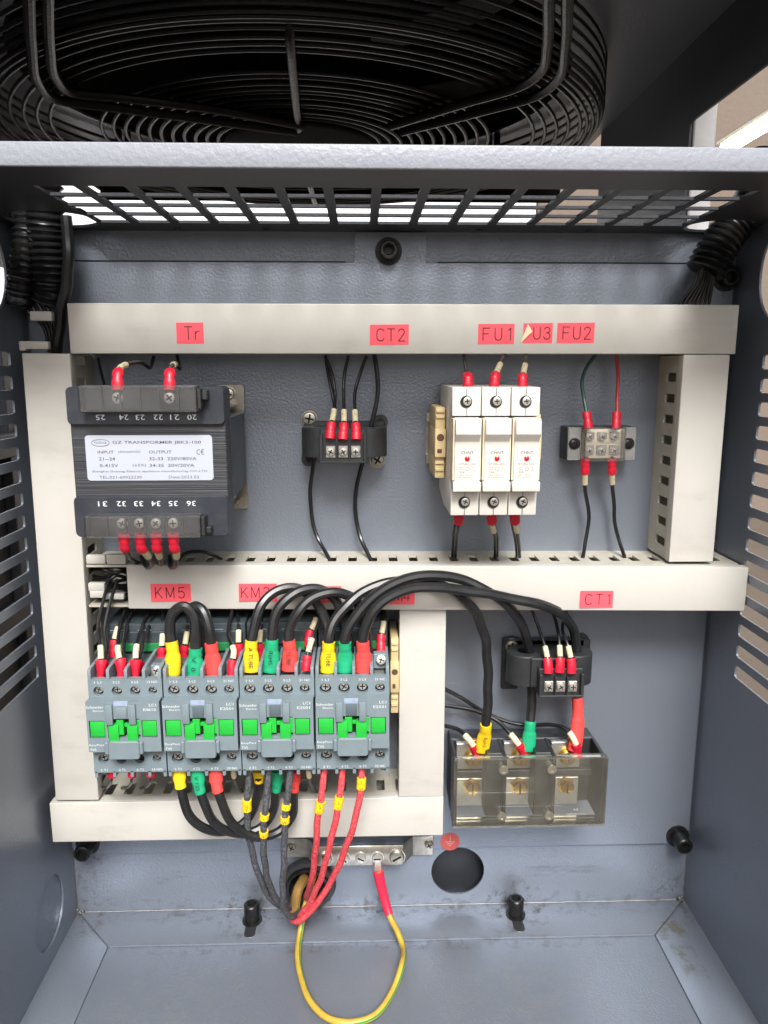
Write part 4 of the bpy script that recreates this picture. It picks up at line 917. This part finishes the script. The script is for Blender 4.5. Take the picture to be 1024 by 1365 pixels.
# braided cables
for i, (lb, P_, bands) in enumerate((
    ('left', [(332, 1022, -70), (331, 1050, -71), (329, 1080, -71), (333, 1120, -66), (343, 1160, -58), (357, 1192, -46), (372, 1207, -34), (390, 1205, -14), (402, 1192, 8), (404, 1188, 30)], (('U', 23, 27.5), ('Y', 27.8, 31))),
    ('middle', [(359, 1022, -71), (356, 1055, -73), (352, 1100, -72), (352, 1140, -66), (358, 1175, -55), (370, 1200, -42), (386, 1210, -24), (402, 1200, 2), (408, 1192, 30)], (('1', 33, 37), ('V', 47, 51))),
    ('right', [(388, 1022, -72), (384, 1055, -75), (380, 1095, -76), (379, 1140, -72), (377, 1185, -62), (379, 1212, -52), (388, 1222, -42), (402, 1212, -18), (410, 1200, 6), (412, 1195, 30)], (('1', 25, 28.5), ('W', 34, 38)))) ):
    wire('braided_cable', 'black braided cable with yellow markers, %s of the three' % lb, 'cable', P_, 2.25, 'braid_black', [('band', b, c_, a) for a, b, c_ in bands], 'black braided cables', n=12)
for i, (lb, P_, bands) in enumerate((
    ('left', [(433, 1020, -71), (430, 1050, -73), (424, 1090, -72), (421, 1130, -64), (416, 1170, -50), (409, 1195, -26), (410, 1195, 4), (412, 1192, 30)], (('2', 25, 29), ('U', 29.3, 33))),
    ('middle', [(457, 1020, -72), (455, 1045, -74), (450, 1080, -75), (440, 1125, -70), (428, 1170, -58), (412, 1205, -44), (399, 1222, -34), (398, 1220, -16), (408, 1204, 6), (412, 1196, 30)], (('2', 21, 25), ('V', 25.3, 29))),
    ('right', [(482, 1020, -72), (482, 1042, -74), (476, 1082, -74), (463, 1125, -68), (443, 1172, -56), (418, 1210, -46), (398, 1228, -38), (388, 1224, -30), (396, 1212, -8), (410, 1198, 8), (414, 1194, 30)], (('2', 8, 11.5), ('W', 11.8, 15.5)))) ):
    wire('braided_cable', 'red braided cable with yellow markers, %s of the three' % lb, 'cable', P_, 2.25, 'braid_red', [('band', b, c_, a) for a, b, c_ in bands], 'red braided cables', n=12)
wire('sheathed_cable', 'dirty yellow-brown cable coming through the grommet', 'cable', [(406, 1180, 36), (404, 1172, -6), (398, 1185, -18), (394, 1205, -22), (392, 1222, -24)], 3.8, 'cable_brown')
# earth lead lying on the floor, yellow with a green stripe
def onf(a, b, h): 
    return atz(a, b, ZF+h)
EP = spline(px((424, 1160, 30), (418, 1170, 0), (410, 1195, -16), (404, 1222, -26))+[onf(400, 1245, 7), onf(397, 1275, 4), onf(402, 1305, 3.2), onf(414, 1335, 3.2), onf(437, 1357, 3.4), onf(468, 1363, 4), onf(500, 1353, 5), onf(524, 1320, 8), onf(536, 1285, 14)]+px((537, 1262, -46), (530, 1242, -36), (520, 1222, -26), (511, 1192, -19), (504, 1162, -16)), 2)
EL = thing('earth_lead', 'yellow and green earth lead looping over the cabinet floor', 'cable', EP[0])
part('insulation', MB().tube(EP, 2.2, 12), 'earth_yellow', EL)
# green stripe: a thin ribbon winding slowly round the sheath
mb = MB(); ST = sub(EP, 0, -30, 1.5); prev = None
for i, p in enumerate(ST):
    T = (ST[min(i+1, len(ST)-1)]-ST[max(i-1, 0)]).normalized(); ref = Vector((0, 0, 1)) if abs(T.z) < .9 else Vector((1, 0, 0)); u = (ref-T*ref.dot(T)).normalized(); v = T.cross(u); a0 = .2+.5*math.sin(i*.03)+(1.0 if i > len(ST)*.6 else -1.6)
    row = [mb.bm.verts.new(p+(u*math.cos(a0+k*.13)+v*math.sin(a0+k*.13))*2.28) for k in range(5)]
    if prev:
        for k in range(4): mb.bm.faces.new((prev[k], prev[k+1], row[k+1], row[k]))
    prev = row
part('green_stripe', mb, 'earth_green', EL)
Q = sub(EP, -33, 0); part('sleeve', MB().tube(Q, [3.1+1.0*i/(len(Q)-1) for i in range(len(Q))], 14, flat=(NYV, .85)), 'sleeve_crimson', EL)
part('ring_lug', MB().box(Q[-1].x-2.6, Q[-1].x+2.6, -14.4, -13.4, Q[-1].z-2, -363, .3), 'tin', EL)

# ================================================================== thin wires
WB = 'wire_black'; GW = 'thin black control wires'
def tw(label, pts, bits=(), m=WB, r=1.15, name='control_wire', cat='wire', group=GW): return wire(name, label, cat, pts, r, m, bits, group)
FM = [('ferrule', 0, 8.5), ('marker', 9.5, 18.5)]
# leftmost contactor, front row
for lb, P_ in (('first', [(134, 905, -73), (135, 886, -71), (134, 862, -64), (131, 838, -56), (138, 800, -46), (146, 772, -36)]), ('second', [(161, 904, -73), (161, 886, -71), (157, 866, -65), (160, 835, -50), (167, 812, -30), (170, 796, -24)]), ('third', [(181, 904, -73), (181, 884, -71), (182, 862, -65), (191, 832, -46), (199, 813, -28), (202, 796, -22)])):
    tw('black wire with red crimp on the %s terminal of the leftmost contactor' % lb, P_, [('flare', 1, 11.5), ('marker', 12.5, 21.5)])
    Pd = [(a+4, b-3, Y+5) if i < 2 else (a+6+i, b, Y+4) for i, (a, b, Y) in enumerate(P_)]
    tw('twin black wire at the red crimp on the leftmost contactor, %s terminal' % lb, Pd, [('flare', 2, 9)])
rear = [('behind the leftmost contactor', [(151, 876, -52), (152, 858, -50), (157, 838, -45), (166, 815, -35), (170, 795, -25)]), 
        ('left behind the yellow sleeve of the second contactor', [(215, 885, -52), (216, 862, -50), (217, 845, -45), (217, 815, -32)]),
        ('right behind the yellow sleeve of the second contactor', [(243, 882, -52), (247, 858, -50), (250, 838, -45), (250, 812, -32)]),
        ('behind the right end of the second contactor', [(320, 880, -52), (318, 856, -50), (318, 836, -45), (316, 812, -32)]),
        ('behind the yellow sleeve of the third contactor', [(346, 880, -52), (346, 858, -50), (348, 836, -45), (349, 812, -32)]),
        ('behind the right end of the third contactor', [(412, 862, -50), (412, 848, -47), (421, 826, -42), (428, 808, -32)]),
        ('behind the right end of the fourth contactor', [(508, 868, -54), (508, 850, -50), (511, 832, -45), (512, 808, -32)])]
for lb, P_ in rear: tw('black wire with red ferrule '+lb, P_, [('ferrule', 0, 11, 3.0), ('marker', 12, 20)])
tw('black wire with red ferrule on the fourth terminal of the second contactor', [(309, 902, -72), (309, 886, -70), (312, 868, -66), (304, 845, -55), (312, 805, -36)], [('ferrule', 0, 10.5, 2.9), ('marker', 11.5, 20)])
tw('black wire with red ferrule on the fourth terminal of the third contactor', [(408, 894, -72), (409, 880, -70), (415, 855, -64), (424, 832, -54), (434, 806, -38)], [('ferrule', 0, 9.5, 2.9), ('marker', 12, 21)])
# bottom of the contactors
for i, xx in enumerate((149, 176, 201)): 
    tw('thin grey-black wire with red ferrule under the leftmost contactor, %s from the left' % ('first', 'second', 'third')[i], [(xx, 1022, -74), (xx, 1038, -72), (xx-5, 1049, -52), (xx-13, 1050, -24), (xx-15, 1056, -18)], [('ferrule', 0, 7.5, 2.9)], r=.9)
for i, (xx, lb) in enumerate(((311, 'second'), (411, 'third'))):
    tw('black wire with cream marker under the fourth terminal of the %s contactor' % lb, [(xx, 1020, -70), (xx+1, 1034, -66), (xx+5, 1048, -48), (xx+14, 1058, -24)], [('ferrule', 0, 3.2, 2.4), ('marker', 3.6, 12)])
# CT2
for i, (cx, cz) in enumerate(c2):
    P_ = [[(440, 585, -36), (441, 572, -34), (445, 548, -26), (447, 525, -17), (443, 500, -14), (435, 478, -16)], [(457, 586, -36), (458, 574, -34), (459, 550, -26), (458, 520, -16), (460, 495, -14), (465, 474, -16)], [(475, 586, -36), (475, 574, -34), (473, 550, -26), (474, 520, -16), (481, 495, -14), (489, 474, -16)]][i]
    tw('black wire with red ferrule on CT2, %s of the three' % ('left', 'middle', 'right')[i], P_, [('ferrule', 0, 11, 3.2), ('marker', 12.5, 21.5)])
tw('black wire crossing behind the left CT2 ferrule', [(447, 545, -14), (441, 515, -10), (437, 495, -10), (434, 474, -14)])
tw('black wire passing down through the right core of CT2', [(499, 472, -14), (503, 500, -15), (503, 530, -16), (498, 556, -17), (491, 580, -17), (484, 615, -16), (475, 650, -12), (474, 680, -10), (480, 715, -12), (492, 741, -22), (496, 750, -26)], r=1.5)
tw('black wire dropping from the left core of CT2 to the middle trunking', [(420, 575, -17), (418, 615, -16), (414, 650, -12), (416, 690, -10), (424, 718, -12), (437, 741, -22), (441, 750, -26)], r=1.4)
# fuse holders
for i, (P_, lb) in enumerate((([(624, 522, -62), (624, 506, -62), (621, 490, -50), (618, 470, -32)], 'leftmost'), ([(659, 522, -62), (660, 505, -62), (667, 485, -52), (675, 468, -32)], 'middle'), ([(697, 524, -62), (697, 506, -62), (700, 486, -52), (702, 468, -32)], 'rightmost'))):
    tw('black wire with red ferrule on top of the %s fuse holder' % lb, P_, [('ferrule', 0, 11.5, 3.3)]+([('marker', 12.5, 22)] if i else []))
for i, (P_, lb) in enumerate((([(612, 684, -60), (611, 698, -58), (608, 720, -40), (607, 742, -20)], 'leftmost'), ([(655, 684, -60), (656, 697, -58), (660, 718, -42), (660, 743, -20)], 'middle'), ([(686, 684, -60), (687, 697, -58), (691, 718, -42), (693, 743, -20)], 'rightmost'))):
    tw('black wire with red ferrule under the %s fuse holder' % lb, P_, [('ferrule', 0, 7.2, 3.4)]+([('marker', 8.5, 18)] if i else []))
    tw('second thinner black wire below the %s fuse holder' % lb, [(a+(0 if k == 0 else (-4 if i != 1 else 3)), b, Y+4) for k, (a, b, Y) in enumerate(P_)], r=.9)
# FU2 block
tw('dark green wire with red ferrule above the FU2 terminal block', [(785, 572, -24), (783, 556, -22), (778, 530, -16), (776, 508, -14), (783, 488, -15), (795, 472, -18)], [('ferrule', 0, 11.5, 3.1)], 'wire_green', 1.15, group=None)
tw('red wire with red ferrule above the FU2 terminal block', [(821, 572, -24), (822, 556, -22), (823, 530, -16), (824, 505, -14), (822, 472, -18)], [('ferrule', 0, 11.5, 3.1)], 'wire_red', 1.15, group=None)
tw('black wire with red ferrule below the FU2 terminal block, left one', [(781, 609, -24), (780, 626, -22), (780, 650, -16), (785, 690, -12), (780, 725, -14), (777, 744, -22)], [('ferrule', 1, 12, 3.1), ('marker', 12.6, 21)], r=1.3)
tw('black wire with red ferrule below the FU2 terminal block, right one', [(816, 609, -24), (816, 628, -22), (816, 648, -16), (819, 672, -12), (819, 695, -11), (826, 722, -13), (833, 744, -22)], [('ferrule', 1, 12, 3.1), ('marker', 13, 21)], r=1.3)
# transformer
tw('black wire with red ferrule on the upper left of the transformer', [(157, 520, -90), (157, 500, -88), (161, 490, -78), (176, 484, -66), (190, 484, -52), (200, 490, -40), (205, 476, -30)], [('ferrule', 0, 12.5, 3.4), ('marker', 17.5, 26)])
tw('black wire with red ferrule on the upper right of the transformer', [(226, 520, -90), (226, 500, -88), (228, 489, -74), (234, 486, -58), (240, 492, -46), (236, 474, -28)], [('ferrule', 0, 12.5, 3.4), ('marker', 33, 39)])
tw('thin black wire dropping behind the top left of the transformer', [(131, 478, -20), (134, 492, -12), (139, 512, -6), (142, 530, -4)], r=1.0)
for i, (xx, pth) in enumerate(((164, [(165, 711, -90), (166, 729, -88), (171, 740, -66), (178, 748, -44), (190, 752, -30)]), (187, [(187, 711, -90), (188, 729, -88), (197, 740, -80), (203, 752, -66), (196, 756, -52), (188, 742, -34)]), (208, [(208, 711, -90), (209, 729, -88), (212, 740, -80), (215, 752, -66), (210, 750, -50), (206, 742, -34)]), (231, [(231, 711, -90), (232, 729, -88), (235, 738, -82), (234, 754, -66), (228, 756, -52), (226, 742, -34)]))):
    tw('black wire with red ferrule under the transformer, %s of the four' % ('first', 'second', 'third', 'fourth')[i], pth, [('ferrule', 0, 12.5, 3.3)]+([('marker', 13.5, 22)] if i else []), r=1.5)
tw('black wire lying along the middle trunking right of the transformer wires', [(236, 748, -34), (246, 738, -32), (266, 735, -30), (285, 740, -28), (296, 746, -24)])
# CT1
for i, P_ in enumerate(([(731, 897, -42), (731, 886, -41), (728, 868, -36), (718, 836, -24), (707, 808, -18)], [(746, 896, -42), (747, 882, -41), (746, 862, -36), (743, 836, -26), (736, 812, -20)], [(762, 897, -42), (762, 884, -41), (757, 860, -36), (750, 838, -26), (756, 810, -20)])):
    tw('black wire with red ferrule on CT1, %s of the three' % ('left', 'middle', 'right')[i], P_, [('ferrule', 0, 10, 3.2), ('marker', 10.8, 18.5)])
# wires from the upright trunking to the large terminal block
for i, P_ in enumerate(([(637, 1006, -26), (630, 992, -28), (622, 982, -26), (612, 973, -20), (592, 967, -16)], [(700, 1004, -26), (692, 993, -28), (682, 980, -24), (664, 962, -16), (635, 948, -12), (592, 940, -12)], [(769, 1004, -28), (767, 990, -31), (755, 972, -26), (735, 966, -18), (706, 967, -12), (670, 960, -10), (640, 946, -9), (615, 930, -9), (592, 918, -10)])):
    tw('black wire with cream marker on the %s pole of the large terminal block' % ('left', 'middle', 'right')[i], P_, [('ferrule', 0, 9.5, 3.6), ('marker', 9.5, 19)], r=1.5)
# bundle in the open end of the middle trunking
for i in range(9):
    y0_ = 756+i*4.6; P_ = [(121+random.uniform(-3, 8), y0_+random.uniform(-6, 4), -20-i), (138+random.uniform(-4, 4), y0_+random.uniform(-3, 8), -26-random.uniform(0, 6)), (154, y0_+random.uniform(-6, 8), -28), (176, y0_+random.uniform(-4, 4), -22)]
    tw('thin black wire bundled in the open left end of the middle trunking', P_, r=1.2, group='wires in the open end of the middle trunking')
# ================================================================== conduits and harnesses
def conduit(label, pts, r, pitch=4.2, group='black corrugated conduits'):
    P = spline(px(*pts), .8); L = arclen(P); rr = [r*(1+.1*math.cos(2*math.pi*s_/pitch)) for s_ in L]
    t = thing('corrugated_conduit', label, 'conduit', P[-1], group); part('sheath', MB().tube(P, rr, 22), 'conduit', t); 
    return t
conduit('wide black corrugated conduit dropping through the shelf at upper left', [Vector((-196, -30, 128)), Vector((-196, -28, 100)), (62, 310, -26), (66, 350, -24), (68, 385, -22), (66, 402, -20)], 11)
conduit('narrower black corrugated conduit beside the left wall opening', [Vector((-207, -20, 128)), Vector((-209, -22, 100)), (36, 325, -24), (32, 360, -24), (28, 392, -24), (28, 405, -22)], 8.5)
conduit('black corrugated conduit dropping through the shelf at upper right', [Vector((262, -24, 135)), Vector((252, -24, 106)), (974, 305, -22), (956, 332, -22), (940, 362, -22)], 12)
conduit('black corrugated conduit at the top left edge beside the fan guard', [Vector((-300, -20, 160)), Vector((-262, -10, 135)), Vector((-235, -8, 112)), Vector((-215, -10, 100))], 12, group=None)
wire('sheathed_cable', 'smooth black cable hanging beside the left conduits into the trunking', 'cable', [(88, 288, -30), (91, 320, -30), (91, 360, -31), (86, 395, -30), (80, 430, -28), (75, 475, -24)], 3.6, 'conduit')
for i in range(8):
    f = i/7; P_ = [(932+22*f, 356, -22+random.uniform(-4, 4)), (926+24*f, 378, -20), (915+30*f-(8*(1-f)), 405, -18), (912+30*f-(10*(1-f)), 425, -18)]
    tw('thin black wire of the bundle coming out of the right conduit', P_, r=1.1, group='wires out of the right conduit')
for i in range(4):
    P_ = [(30+i*9, 400, -22), (40+i*9, 418, -22), (58+i*5, 436, -20), (66+i*3, 470, -18)]
    tw('thin black wire of the bundle below the left conduits', P_, r=1.2, group='wires below the left conduits')
